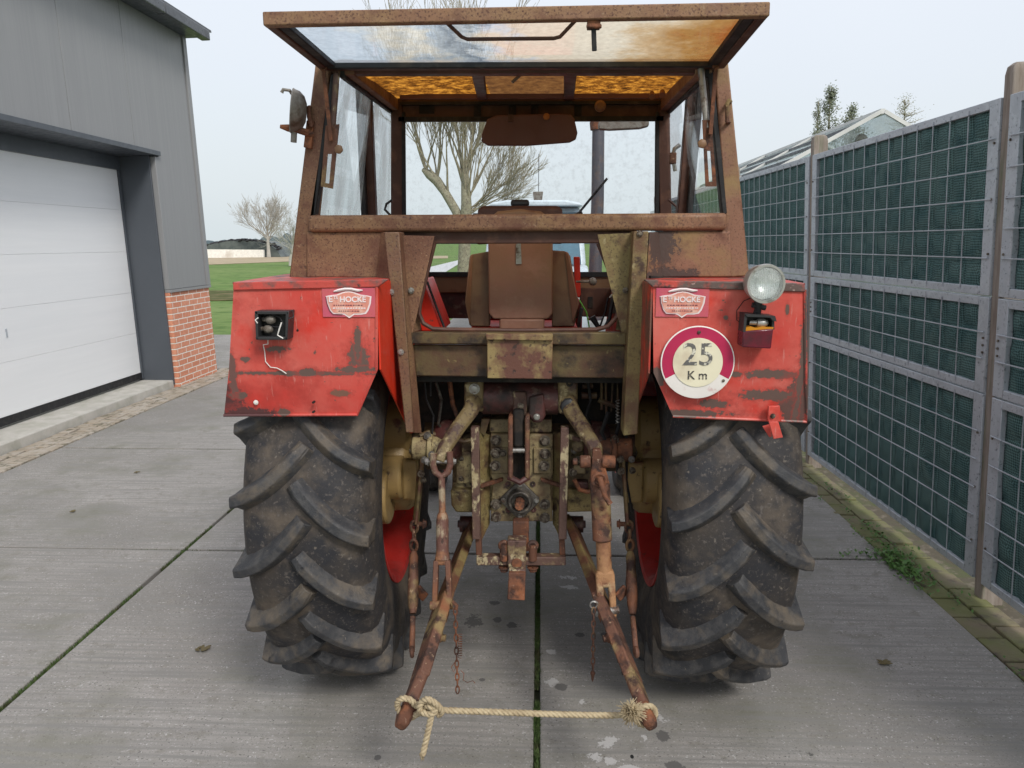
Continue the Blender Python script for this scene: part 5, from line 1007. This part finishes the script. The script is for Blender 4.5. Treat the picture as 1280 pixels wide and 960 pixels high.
# extra clutter behind
t = MB()
for a, b, r_ in (((728, 482), (741, 482), .012), ((727, 494), (746, 494), .014), ((752, 474), (752, 512), .006), ((757, 474), (758, 520), .005), ((766, 476), (764, 515), .004), ((772, 476), (772, 520), .004), ((748, 500), (770, 508), .01)): t.cyl(P(*a, 2.9), P(*b, 2.9), r_, 10)
t.build('hydraulic_fittings', M['olived'], T)
t = MB(); t.tube([P(530, 472, 2.8), P(533, 500, 2.8), P(542, 520, 2.85), P(540, 545, 2.85)], .004, 6); t.tube([P(538, 472, 2.82), P(538, 495, 2.82)], .004, 6); t.tube([P(760, 515, 2.85), P(752, 540, 2.85), P(760, 560, 2.85)], .008, 6); t.tube([P(776, 520, 2.88), P(770, 545, 2.88), P(772, 590, 2.88)], .007, 6); t.build('hydraulic_hoses', M['black'], T)
for k, (x, y, Y_, r_) in enumerate([(531, 575, 2.80, .011), (527, 592, 2.80, .011), (530, 600, 2.82, .009), (540, 568, 2.74, .010), (775, 574, 2.80, .011), (776, 589, 2.80, .011), (789, 574, 2.82, .010), (790, 588, 2.82, .010), (768, 550, 2.84, .014), (535, 545, 2.84, .012), (577, 573, 2.94, .008), (577, 598, 2.94, .008), (718, 562, 2.9, .012), (722, 575, 2.9, .012), (716, 590, 2.9, .014)]):
    t = MB(); t.hexbolt(P(x, y, Y_), ((-1 if x < 640 else 1)*.5, -1, 0), r_, .014); t.build('linkage_bolt', M['steel'] if k % 3 == 0 else M['bolt'], T)
for pts, r_, mt_ in (([(545, 478), (552, 500), (548, 530), (560, 545)], .006, 'gunm'), ([(562, 476), (566, 505), (575, 530), (572, 548)], .009, 'rust'), ([(525, 545), (536, 540), (548, 545), (556, 560)], .010, 'olived'), ([(730, 530), (742, 540), (752, 555), (765, 560)], .008, 'gunm'), ([(735, 476), (738, 500), (732, 520), (740, 535)], .006, 'black'), ([(718, 600), (724, 612), (735, 615), (744, 610)], .009, 'rust'), ([(782, 530), (784, 560), (783, 600), (790, 640)], .005, 'black'), ([(710, 545), (722, 550), (730, 548)], .010, 'chip'), ([(566, 548), (580, 552), (590, 550)], .009, 'olived'), ([(521, 560), (523, 590), (521, 620), (518, 650)], .007, 'linko')):
    t = MB(); t.tube([P(x, y, 2.86+.01*i) for i, (x, y) in enumerate(pts)], r_, 8); t.build('pipe', M[mt_], T)
t = MB(); t.lathe(P(722, 555, 2.92), (0,-1,0), [(0, .028), (.03, .028), (.04, .02), (.04, 0)], 14); t.build('filler_cap', M['gear'], T, bevel=.003)
t = MB(); t.cbox(P(724, 585, 2.92), (.05, .05, .035)); t.build('valve_block', M['gear'], T, bevel=.006)
t = MB(); t.cbox(P(728, 605, 2.93), (.045, .05, .03)); t.build('valve_block', M['drum'], T, bevel=.006)
t = MB(); sp3 = [P(772+2.4*math.cos(k*.8), 500+k*.5, 2.84)+Vector((0, .006*math.sin(k*.8), 0)) for k in range(60)]; t.tube(sp3, .0018, 4); t.build('return_spring', M['steel'], T)
t = MB(); t.box((XC-.43, 3.05, 1.0), (XC+.45, 3.4, 1.295)); t.build('under_cab_dark_box', M['grease_shade'], T)  # added black box, stands in for the shade under the cab
# gearbox body
Yg = 2.92
t = MB(); t.pp([(566, 545), (600, 541), (700, 541), (745, 545), (745, 632), (725, 640), (590, 640), (564, 636)], Yg+.06, .5); gb = t.build('gearbox', M['gear'], T, bevel=.02)
t = MB(); t.pp([(570, 566), (594, 564), (594, 604), (570, 606)], Yg+.045, .02); t.build('side_cover', M['gear'], gb, bevel=.006)
t = MB(); t.pp([(563, 612), (592, 612), (592, 641), (570, 641), (564, 632)], Yg+.03, .08); t.build('lower_flange', M['olive'], gb, bevel=.008)
t = MB(); t.pp([(708, 612), (742, 612), (742, 640), (708, 641)], Yg+.03, .08); t.build('lower_flange', M['olive'], gb, bevel=.008)
t = MB(); t.pp([(612, 524), (690, 524), (690, 541), (612, 541)], Yg-.03, .10); t.build('top_block', M['gear'], gb, bevel=.005)
t = MB(); t.pp([(613, 543), (691, 543), (691, 593), (688, 600), (691, 652), (613, 652), (616, 600), (613, 593)], Yg-.05, .12); ctr = t.build('rear_plate', M['gear'], gb, bevel=.004)
for x0, x1 in ((614, 635), (667, 689)):
    t = MB(); t.pp([(x0, 560), (x1, 560), (x1, 592), (x0, 592)], Yg-.062, .014); t.build('pad_plate', M['gear'], gb, bevel=.003)
t = MB(); t.prism([P(600, 540, Yg-.07), P(613, 545, Yg-.03), P(612, 655, Yg-.03), P(606, 664, Yg-.03), P(600, 680, Yg-.07), P(596, 690, Yg-.09)], (0, .012, 0)); t.build('wing_plate', M['olive'], gb)
t = MB(); t.prism([P(702, 540, Yg-.07), P(691, 545, Yg-.03), P(691, 655, Yg-.03), P(697, 664, Yg-.03), P(703, 680, Yg-.07), P(706, 690, Yg-.09)], (0, .012, 0)); t.build('wing_plate', M['olive'], gb)
t = MB(); t.pp([(600, 606), (628, 598), (629, 602), (601, 611)], Yg-.075, .02); t.build('rib', M['rust'], gb, bevel=.003)
t = MB(); t.pp([(676, 598), (703, 606), (703, 611), (676, 602)], Yg-.075, .02); t.build('rib', M['rust'], gb, bevel=.003)
for x, y in ((620, 550), (681, 551), (620, 566), (681, 567), (619, 582), (680, 582), (620, 630), (681, 630), (620, 646), (681, 647), (629, 566)):
    Yb = Yg-.064 if 558 < y < 595 else Yg-.052
    t = MB(); t.hexbolt(P(x, y, Yb), (0,-1,0), .0155 if x != 629 else .010, .018); t.build('bolt', M['bolt'], gb)
for x, y in ((635, 605), (666, 605), (635, 637), (667, 637)):
    t = MB(); t.lathe(P(x, y, Yg-.051), (0,-1,0), [(0, .011), (.004, .011), (.004, .006), (-.004, 0)], 12); t.build('stud_hole', M['drum'], gb)
# PTO
c = P(650, 624, Yg-.055); t = MB(); t.lathe(c, (0,-1,0), [(0, .05), (.02, .05), (.028, .046), (.045, .044), (.045, .034), (.0, .032), (-.03, 0)], 32)
d = P(674, 624, Yg-.055)-c; R_ = d.length
dia = [c+Vector((math.cos(a)*R_*1.12, 0, math.sin(a)*R_*1.12)) for a in (0, R(30), R(60), R(90), R(120), R(150), R(180), R(210), R(240), R(270), R(300), R(330))]
dia = [c+Vector((x*R_*1.0, 0, z*R_*1.0)) for x, z in ((1, .12), (.12, 1), (-.12, 1), (-1, .12), (-1, -.12), (-.12, -1), (.12, -1), (1, -.12))]
t.prism(dia, (0, -.014, 0)); pt_ = t.build('pto_flange', M['gunm'], T, bevel=.003)
for x, z in ((.86, 0), (-.86, 0), (0, .86), (0, -.86)):
    t = MB(); t.hexbolt(c+Vector((x*R_, -.014, z*R_)), (0,-1,0), .007, .009); t.build('bolt', M['steel'], pt_)
t = MB()
sp_ = [c+Vector((math.cos(a*math.pi/12)*(.0185 if a % 2 else .0155), .01, math.sin(a*math.pi/12)*(.0185 if a % 2 else .0155))) for a in range(24)]; t.prism(sp_, (0, -.09, 0)); t.build('pto_shaft', M['rust'], pt_)
t = MB(); t.lathe(c, (0,-1,0), [(.0, 0), (.001, .033)], 24); t.build('pto_recess', M['grease_shade'], pt_)
# lift cylinder drum and lift arms
t = MB(); a = P(604, 497, 2.86); b = P(697, 497, 2.86); a.z = b.z = P(650, 497, 2.86).z
t.cyl(a, b, .064, 32); dm = t.build('lift_shaft_housing', M['drum'], T)
t = MB(); t.lathe(a+Vector((-.005,0,0)), (1,0,0), [(0, .05), (0, .058), (.012, .058), (.012, .05)], 30); t.lathe(b+Vector((-.008,0,0)), (1,0,0), [(0, .05), (0, .058), (.012, .058), (.012, .05)], 30); t.build('bearing_ring', M['chip'], dm)
t = MB(); t.pp([(641, 490), (658, 490), (659, 520), (641, 520)], 2.785, .05); t.build('top_link_lug', M['chip'], dm, bevel=.006)
t = MB(); t.pp([(661, 496), (680, 492), (682, 520), (677, 529), (667, 529), (660, 520)], 2.79, .04); t.build('side_lug', M['drum'], dm, bevel=.008); t = MB(); t.hexbolt(P(671, 521, 2.788), (0,-1,0), .009, .01); t.build('bolt', M['steel'], dm)
t = MB(); t.pp([(602, 524), (612, 524), (606, 545), (600, 540)], 2.85, .05); t.build('housing_web', M['olived'], dm)
for sgn in (-1, 1):
    cx = 592 if sgn < 0 else 709; hub = [(580, 480), (584, 474), (600, 474), (604, 478), (604, 515), (586, 515), (580, 505)] if sgn < 0 else [(697, 476), (718, 474), (722, 480), (722, 512), (716, 520), (699, 518)]
    t = MB(); t.pp(hub, 2.79, .13); ha = t.build('lift_arm', M['arm'], T, bevel=.008)
    if sgn < 0:
        path = [P(592, 500, 2.80), P(588, 514, 2.76), P(572, 535, 2.70), P(556, 560, 2.63), P(549, 578, 2.60)]; rs = None
    else:
        path = [P(709, 500, 2.80), P(716, 516, 2.76), P(732, 540, 2.70), P(744, 560, 2.63), P(746, 582, 2.60)]
    t = MB(); wd = [.06, .058, .054, .050, .044]
    rings = []
    for i, p in enumerate(path):
        d = (path[min(i+1, 4)]-path[max(i-1, 0)]).normalized(); sd = d.cross(Vector((0,-1,0))).normalized(); n2 = sd.cross(d); w = wd[i]/2; h = .026
        rings.append([t.bm.verts.new(p+sd*w*a_+n2*h*b_) for a_, b_ in ((-1,-.6),(-.6,-1),(.6,-1),(1,-.6),(1,.6),(.6,1),(-.6,1),(-1,.6))])
    for A, B in zip(rings, rings[1:]):
        for i in range(8): t._f([A[i], A[(i+1)%8], B[(i+1)%8], B[i]])
    t._f(rings[0]); t._f(rings[-1][::-1]); t.build('arm_bar', M['arm'], ha, bevel=.003)
    if sgn < 0:
        for y in (486, 503):
            t = MB(); t.hexbolt(P(593, y, 2.788), (0,-1,0), .015, .012); t.build('bolt', M['steel'], ha)
    else:
        t = MB(); t.lathe(P(712, 479, 2.789), (0,-1,0), [(0, .013), (.004, .013), (.004, .008), (-.02, 0)], 16); t.build('pin_hole', M['grease_shade'], ha)
        t = MB(); t.lathe(P(711, 507, 2.788), (0,-1,0), [(0, .034), (.022, .032), (.03, .02), (.03, 0)], 10); t.build('rubber_cap', M['blackp'], ha, bevel=.004)
# top link bracket: two rusty cheeks with a black link between
for x0, x1 in ((635, 641), (656, 662)):
    t = MB(); t.pp([(x0, 524), (x0+1, 520), (x1, 520), (x1, 596), (x1-1, 600), (x0, 597)], 2.74, .10); t.build('top_link_cheek', M['rusto'], T, bevel=.006)
t = MB(); t.pp([(641, 512), (655, 512), (656, 560), (641, 560)], 2.76, .05); t.build('top_link_end', M['grease_shade'], T, bevel=.01)
t = MB(); t.pp([(640, 560), (656, 560), (656, 602), (641, 602)], 2.82, .04); t.build('link_slot', M['grease_shade'], T, bevel=.004)
t = MB(); t.cyl(P(638, 563, 2.755), P(659, 563, 2.755), .010, 12); t.build('bracket_pin', M['steel'], T)
t = MB(); t.hexbolt(P(651, 507, 2.775), (0,-1,0), .008, .012); t.build('bolt', M['bolt'], T); t = MB(); t.tube([P(636, 596, 2.76), P(650, 603, 2.74), P(661, 596, 2.76)], .012, 8); t.build('bracket_foot', M['drum'], T)
# drawbar frame
t = MB(); t.beam(P(594, 533, 2.76), P(596, 672, 2.74), .030, .045, upv=(0,1,0)); db = t.build('drawbar_frame', M['chip'], T, bevel=.003)
t = MB(); t.beam(P(706, 533, 2.76), P(703, 672, 2.74), .030, .045, upv=(0,1,0)); t.build('side_bar', M['chip'], db, bevel=.003)
t = MB(); t.beam(P(598, 668, 2.755), P(599, 692, 2.755), .022, .035, upv=(0,1,0)); t.build('lower_side_bar', M['rust'], db, bevel=.003); t = MB(); t.beam(P(702, 668, 2.755), P(703, 692, 2.755), .022, .035, upv=(0,1,0)); t.build('lower_side_bar', M['rust'], db, bevel=.003)
t = MB(); t.beam(P(596, 699, 2.74), P(707, 699, 2.74), .045, .034); t.build('cross_bar', M['chip'], db, bevel=.004)
t = MB(); t.pp([(641, 652), (661, 652), (661, 690), (641, 690)], 2.80, .05); t.build('hitch_stem', M['rust'], db, bevel=.005)
t = MB(); t.pp([(634, 676), (658, 676), (657, 712), (635, 712)], 2.70, .06); t.pp([(636, 712), (657, 712), (657, 724), (636, 724)], 2.67, .05); t.build('hitch_block', M['chip'], db, bevel=.005)
t = MB(); t.prism([P(636, 716, 2.655), P(657, 716, 2.655), P(656, 751, 2.645), P(634, 750, 2.645)], (0, .022, 0)); t.build('hitch_plate', M['rust'], db, bevel=.004)
t = MB(); t.lathe(P(645, 738, 2.648), (0,-1,0), [(0, .018), (.003, .018), (.003, .010), (-.004, 0)], 16); t.lathe(P(646, 704, 2.70), (0,-1,0), [(0, .02), (.006, .018), (.008, 0)], 16); t.build('hitch_hole', M['rust'], db)
for x in (630, 666):
    t = MB(); t.cyl(P(x, 680, 2.72), P(x, 700, 2.72), .016, 12); t.hexbolt(P(x, 708, 2.72), (0,0,-1), .016, .02); t.torus(P(x, 682, 2.72), (0,1,0), .014, .009, 14, 8); t.build('clamp_bolt', M['rust'], db)
# lower links
ends = {}
for sgn in (-1, 1):
    if sgn < 0: pv = P(590, 655, 3.08); md_ = P(553, 755, 2.52); e1 = P(524, 850, 2.24); e2 = P(507, 893, 2.12)
    else: pv = P(714, 655, 3.08); md_ = P(754, 755, 2.52); e1 = P(792, 850, 2.24); e2 = P(808, 893, 2.12)
    t = MB(); t.beam(pv, md_, .034, .105, w1=.034, h1=.105, upv=(-sgn*.62, 0, 1)); lk = t.build('lower_link', M['linko'], T, bevel=.006)
    t = MB(); dd = (e1-md_).normalized(); t.beam(md_-dd*.03, e1, .038, .098, w1=.036, h1=.088, upv=(-sgn*.60, 0, 1)); t.build('link_bar', M['rusto'], lk, bevel=.006)
    t = MB(); t.beam(e1-dd*.02, e2, .038, .086, w1=.038, h1=.066, upv=(-sgn*.55, 0, 1)); t.build('link_tip', M['rusto'], lk, bevel=.010)
    dn = (e2-e1).normalized(); t = MB(); t.beam(e2-dn*.025, e2+dn*.045, .052, .074, w1=.036, h1=.044, upv=(-sgn*.6, 0, 1)); t.build('link_end', M['rust'], lk, bevel=.012)
    ends[sgn] = (e1, e2)
    t = MB(); t.cyl(pv-Vector((.06,0,0)), pv+Vector((.06,0,0)), .016, 12); t.lathe(pv-Vector((sgn*-.02,0,0)), (sgn,0,0), [(-.03, 0), (-.03, .035), (.03, .035), (.03, 0)], 20); t.build('pivot_pin', M['drum'], lk)
    m2 = md_.lerp(e1, .45); sd = (Vector((-sgn, 0, 0))-dd*Vector((-sgn, 0, 0)).dot(dd)).normalized()
    t = MB(); t.cyl(m2, m2+sd*.045, .012, 12); t.hexbolt(m2+sd*.02, sd, .017, .014); t.build('link_bolt', M['rusto'], lk)
    m3 = md_.lerp(e1, .15); t = MB(); t.prism([m3+sd*.03+dd*a_+Vector((0,0,b_)) for a_, b_ in ((-.022,-.008),(.022,-.008),(.022,.008),(-.022,.008))], sd*.001); t.build('link_slot', M['rust'], lk)
    for f in (.35, .75, .9):
        m4 = md_.lerp(e1, f)+sd*.026; t = MB(); t.lathe(m4, sd, [(0, .006), (.0015, .006), (.0016, 0)], 8); t.build('pin_hole', M['grease_shade'], lk)
# lift rods
Yr = 2.58
t = MB(); t.tube([P(542, 567, Yr), P(541, 580, Yr), P(544, 590, Yr), P(552, 596, Yr), P(560, 590, Yr), P(563, 580, Yr), P(562, 565, Yr)], .012, 10); lr = t.build('lift_rod', M['chipc'], T)
t = MB(); t.cyl(P(534, 577, Yr+.01), P(568, 577, Yr+.01), .008, 10); t.hexbolt(P(536, 577, Yr+.01), (-1,0,0), .012, .012); t.hexbolt(P(567, 577, Yr+.01), (1,0,0), .01, .01); t.build('clevis_pin', M['steel'], lr)
t = MB(); t.cyl(P(552, 595, Yr), P(553, 648, Yr-.02), .012, 14); t.lathe(P(553, 640, Yr-.02), P(553, 700, Yr-.04)-P(553, 640, Yr-.02), [(0, .013), (.01, .018), (.03, .022), (.14, .022), (.165, .026)], 20); t.build('rod_barrel', M['chipc'], lr)
for x in (545.5, 560):
    t = MB(); t.beam(P(x, 700, Yr-.04), P(x+(-2 if x < 550 else 3), 758, Yr-.07), .018, .036, upv=(0,1,0)); t.build('fork_leg', M['rusto'], lr, bevel=.003)
t = MB(); t.beam(P(553, 694, Yr-.04), P(553, 705, Yr-.04), .046, .034, upv=(0,1,0)); t.build('fork_head', M['chipc'], lr, bevel=.006)
t = MB(); t.cyl(P(538, 757, Yr-.08), P(566, 756, Yr-.08), .016, 14); t.build('rod_pin', M['rusto'], lr)
t = MB(); t.beam(P(742, 600, Yr), P(749, 674, Yr-.03), .030, .04, upv=(0,1,0)); rr = t.build('lift_rod', M['rusto'], T, bevel=.008)
rr.name = 'lift_rod'
t = MB(); t.pp([(741, 562), (751, 562), (763, 608), (737, 608), (738, 600)], Yr-.01, .03); t.cyl(P(725, 577, Yr), P(738, 577, Yr), .022, 16); t.cyl(P(752, 577, Yr), P(769, 577, Yr), .022, 16); t.cyl(P(716, 577, Yr), P(722, 577, Yr), .012, 10); t.build('rod_yoke', M['rust'], rr, bevel=.004)
t = MB(); t.cyl(P(750, 604, Yr), P(753, 676, Yr-.03), .034, 24); t.build('levelling_box', M['rusto'], rr, bevel=.006)
t = MB(); t.tube([P(750, 597, Yr-.06), P(752, 606, Yr-.07), P(757, 622, Yr-.075), P(763, 630, Yr-.08)], [.011, .010, .009, .010], 10); t.torus(P(749, 600, Yr-.045), (0,1,0), .022, .007, 18, 8); t.lathe(P(752, 636, Yr-.045), (0,-1,0), [(0, .008), (.004, .007), (.005, 0)], 10); t.build('levelling_crank', M['rust'], rr)
t = MB(); t.cyl(P(754, 676, Yr-.03), P(756, 722, Yr-.05), .026, 20); t.build('rod_barrel', M['rodo'], rr, bevel=.004)
for x in (748.5, 763.5):
    t = MB(); t.beam(P(x, 715, Yr-.05), P(x+3, 770, Yr-.08), .024, .04, upv=(0,1,0)); t.build('fork_leg', M['rodo'], rr, bevel=.007)
t = MB(); t.beam(P(756, 712, Yr-.05), P(757, 733, Yr-.055), .062, .044, upv=(0,1,0)); t.build('fork_head', M['rodo'], rr, bevel=.01)
t = MB(); t.cyl(P(744, 766, Yr-.09), P(774, 762, Yr-.09), .014, 14); t.torus(P(743, 756, Yr-.10), (.3,1,0), .014, .003, 16, 6); t.build('rod_pin', M['steel'], rr)
# check stabilisers beside the wheels
for sgn in (-1, 1):
    X = (lambda l, r_: l) if sgn < 0 else (lambda l, r_: r_)
    pts = [(X(518, 786), 655), (X(517, 788), 690), (X(516, 788), 735), (X(516, 791), 775), (X(515, 795), 815)]
    Ys = [2.80, 2.74, 2.66, 2.58, 2.5]
    q = [P(*p, y) for p, y in zip(pts, Ys)]
    t = MB(); t.lathe(q[1], q[3]-q[1], [(0, .012), (.02, .018), (.05, .017), (.10, .020), (.16, .021), (.20, .018), (.23, .012)], 14); ck = t.build('check_stabiliser', M['rusto'], T)
    t = MB(); t.cyl(q[3]+(q[1]-q[3])*.05, q[4], .010, 10); t.torus(q[4], (1,.2,0), .014, .008, 14, 7); t.build('stabiliser_rod', M['rusto'], ck)
    for k in range(3):
        f = k/3; cpos = q[0].lerp(q[1], f+.1); t = MB(); t.torus(cpos, (1,0,0) if k % 2 else (0,1,.3), .013, .006, 16, 7, stretch=((0,-.2,1), 1.9)); t.build('chain_link', M['rusto'], ck)
    t = MB(); ce = P(X(524, 783), 655, 2.80); t.cyl(P(X(514, 774), 655, 2.80), P(X(530, 792), 655, 2.80), .009, 10); t.hexbolt(P(X(529, 775), 655, 2.80), (-sgn*1.,0,0), .014, .012); t.build('shackle_pin', M['rust'], ck)
    t = MB(); t.beam(q[2]+Vector((-sgn*.015,0,0)), q[2]+Vector((-sgn*.05,-.02,-.03)), .012, .04); t.build('stabiliser_tab', M['rust'], ck, bevel=.004)
# hanging pin chains
def chain(name, a, b, n, r0, r, par, mat):
    a = Vector(a); b = Vector(b)
    for k in range(n):
        p = a.lerp(b, (k+.5)/n); d = (b-a).normalized(); t = MB(); ax = Vector((1, .2, 0)) if k % 2 else Vector((.2, -1, 0))
        t.torus(p, ax.normalized(), r0, r, 12, 5, stretch=(d-ax.normalized()*d.dot(ax.normalized()), (b-a).length/n*.62/r0)); t.build(name, mat, par)
ca = MB(); ca.tube([P(566, 752, 2.46), P(571, 757, 2.45), P(570, 762, 2.45)], .006, 8); cc = ca.build('pin_chain', M['rust'], T)
chain('chain_link', P(569, 760, 2.45), P(572, 866, 2.45), 13, .0062, .0026, cc, M['rust'])
t = MB(); sp2 = [P(575+2.6*math.cos(k*.9), 793+k*.42, 2.445)+Vector((0, .006*math.sin(k*.9), 0)) for k in range(70)]; t.tube(sp2, .0012, 4); t.tube([P(576, 838, 2.44), P(580, 842, 2.44), P(579, 850, 2.43), P(584, 853, 2.42), P(591, 851, 2.4), P(594, 854, 2.4)], .0013, 4); t.tube([P(570, 826, 2.44), P(564, 834, 2.44), P(567, 840, 2.44), P(570, 834, 2.44)], .0014, 4); t.build('coiled_wire', M['rust'], cc)
ca = MB(); ca.torus(P(742, 756, 2.47), (0,1,0), .012, .003, 14, 6); cc = ca.build('pin_chain', M['steel'], T)
chain('chain_link', P(742, 760, 2.46), P(741, 838, 2.46), 10, .0062, .0026, cc, M['rusto'])
t = MB(); t.lathe(P(741, 838, 2.46), (0,0,-1), [(0, .004), (.01, .009), (.02, .006), (.035, .004), (.045, 0)], 10); t.build('chain_end', M['rust'], cc)
# ---------------------------------------------------------------- rope
M['rope'] = pmat('pale_hemp_rope', (.52, .43, .28), [((.38, .30, .19), 40, .5, .12)], rough=.9, bump=.6, bs=300, spec=.15)
rp = MB()
def strands(t, path, r=.0088, turns=None, n3=3, tight=70):
    # resample smooth path
    pts = []
    P_ = [Vector(p) for p in path]
    for i in range(len(P_)-1):
        p0 = P_[max(i-1, 0)]; p1 = P_[i]; p2 = P_[i+1]; p3 = P_[min(i+2, len(P_)-1)]
        m = max(2, int((p2-p1).length/.0045))
        for k in range(m):
            u = k/m; pts.append(.5*((2*p1)+(p2-p0)*u+(2*p0-5*p1+4*p2-p3)*u*u+(3*p1-p0-3*p2+p3)*u**3))
    pts.append(P_[-1]); L_ = 0; prev = None; fr_ = []
    for i, p in enumerate(pts):
        d = (pts[min(i+1, len(pts)-1)]-pts[max(i-1, 0)]).normalized()
        if prev is None: a = d.orthogonal().normalized()
        else: a = (prev-d*prev.dot(d)).normalized()
        prev = a
        if i: L_ += (p-pts[i-1]).length
        fr_.append((p, a, d.cross(a), L_))
    for s_ in range(n3):
        t.tube([p+(a*math.cos(L__*tight*2+s_*2*math.pi/n3)+b*math.sin(L__*tight*2+s_*2*math.pi/n3))*r*.55 for p, a, b, L__ in fr_], r*.62, 6)
e1, e2 = ends[-1]; f1, f2 = ends[1]
ax1 = (e2-e1).normalized(); ax2 = (f2-f1).normalized()
kL = P(537, 884, 2.09); kR = P(786, 890, 2.09)
def wrap(c, ax, ra, rb, n=14, a0=0, a1=6.28, pitch=0):
    ax = ax.normalized(); s1 = ax.cross(Vector((0,0,1))).normalized(); s2 = ax.cross(s1)
    return [c+s1*math.cos(a0+(a1-a0)*k/n)*ra+s2*math.sin(a0+(a1-a0)*k/n)*rb+ax*pitch*k/n for k in range(n+1)]
strands(rp, [kL]+wrap(P(509, 883, 2.115), ax1, .030, .040, 14, 3.4, 8.8, .01)+[P(530, 888, 2.08), P(541, 884, 2.07)])
strands(rp, [P(528, 893, 2.07), P(524, 884, 2.06), P(530, 876, 2.06), P(540, 878, 2.055), P(545, 887, 2.05), P(538, 893, 2.05), P(528, 890, 2.06)])
strands(rp, [P(524, 880, 2.07), P(534, 874, 2.05), P(545, 880, 2.045), P(552, 889, 2.06), P(548, 893, 2.07), P(540, 884, 2.05), P(532, 882, 2.07)])
strands(rp, [P(545, 886, 2.07), P(560, 888, 2.08), P(620, 890, 2.09), P(700, 893, 2.10), P(770, 894, 2.10), P(786, 892, 2.09)])
strands(rp, [P(541, 888, 2.055), P(537, 905, 2.05), P(532, 928, 2.045), P(528, 944, 2.04)])
strands(rp, [kR]+wrap(P(808, 896, 2.112), ax2, .029, .038, 14, 0.2, 5.6, -.01)+[P(792, 897, 2.09), P(784, 895, 2.08)])
strands(rp, [P(778, 894, 2.09), P(782, 886, 2.07), P(792, 884, 2.06), P(798, 892, 2.07), P(790, 898, 2.08), P(780, 896, 2.09)])
rpo = rp.build('rope', M['rope'], sharp=0); tag(rpo, 'pale twisted rope knotted between the two rusty lower link ends', 'rope')
t = MB(); rng = random.Random(4); c = P(789, 889, 2.065)
for k in range(330):
    d = Vector((rng.gauss(.1, .8), -abs(rng.gauss(.6, .5)), rng.gauss(.45, .7))).normalized()*rng.uniform(.026, .050)
    m = c+d*.5+Vector((rng.gauss(0, .003), 0, rng.gauss(0, .003))); t.tube([c, m, c+d], [.0017, .0015, .0009], 3)
fr2 = t.build('frayed_end', M['rope'], rpo, sharp=0)
t = MB(); c = P(527.5, 945, 2.04)
for k in range(40):
    d = Vector((rng.gauss(0, .35), rng.gauss(0, .35), -1)).normalized()*rng.uniform(.006, .016); t.tube([c+Vector((rng.gauss(0,.004), rng.gauss(0,.004), .006)), c+d], [.0012, .0006], 3)
t.build('frayed_end', M['rope'], rpo, sharp=0)
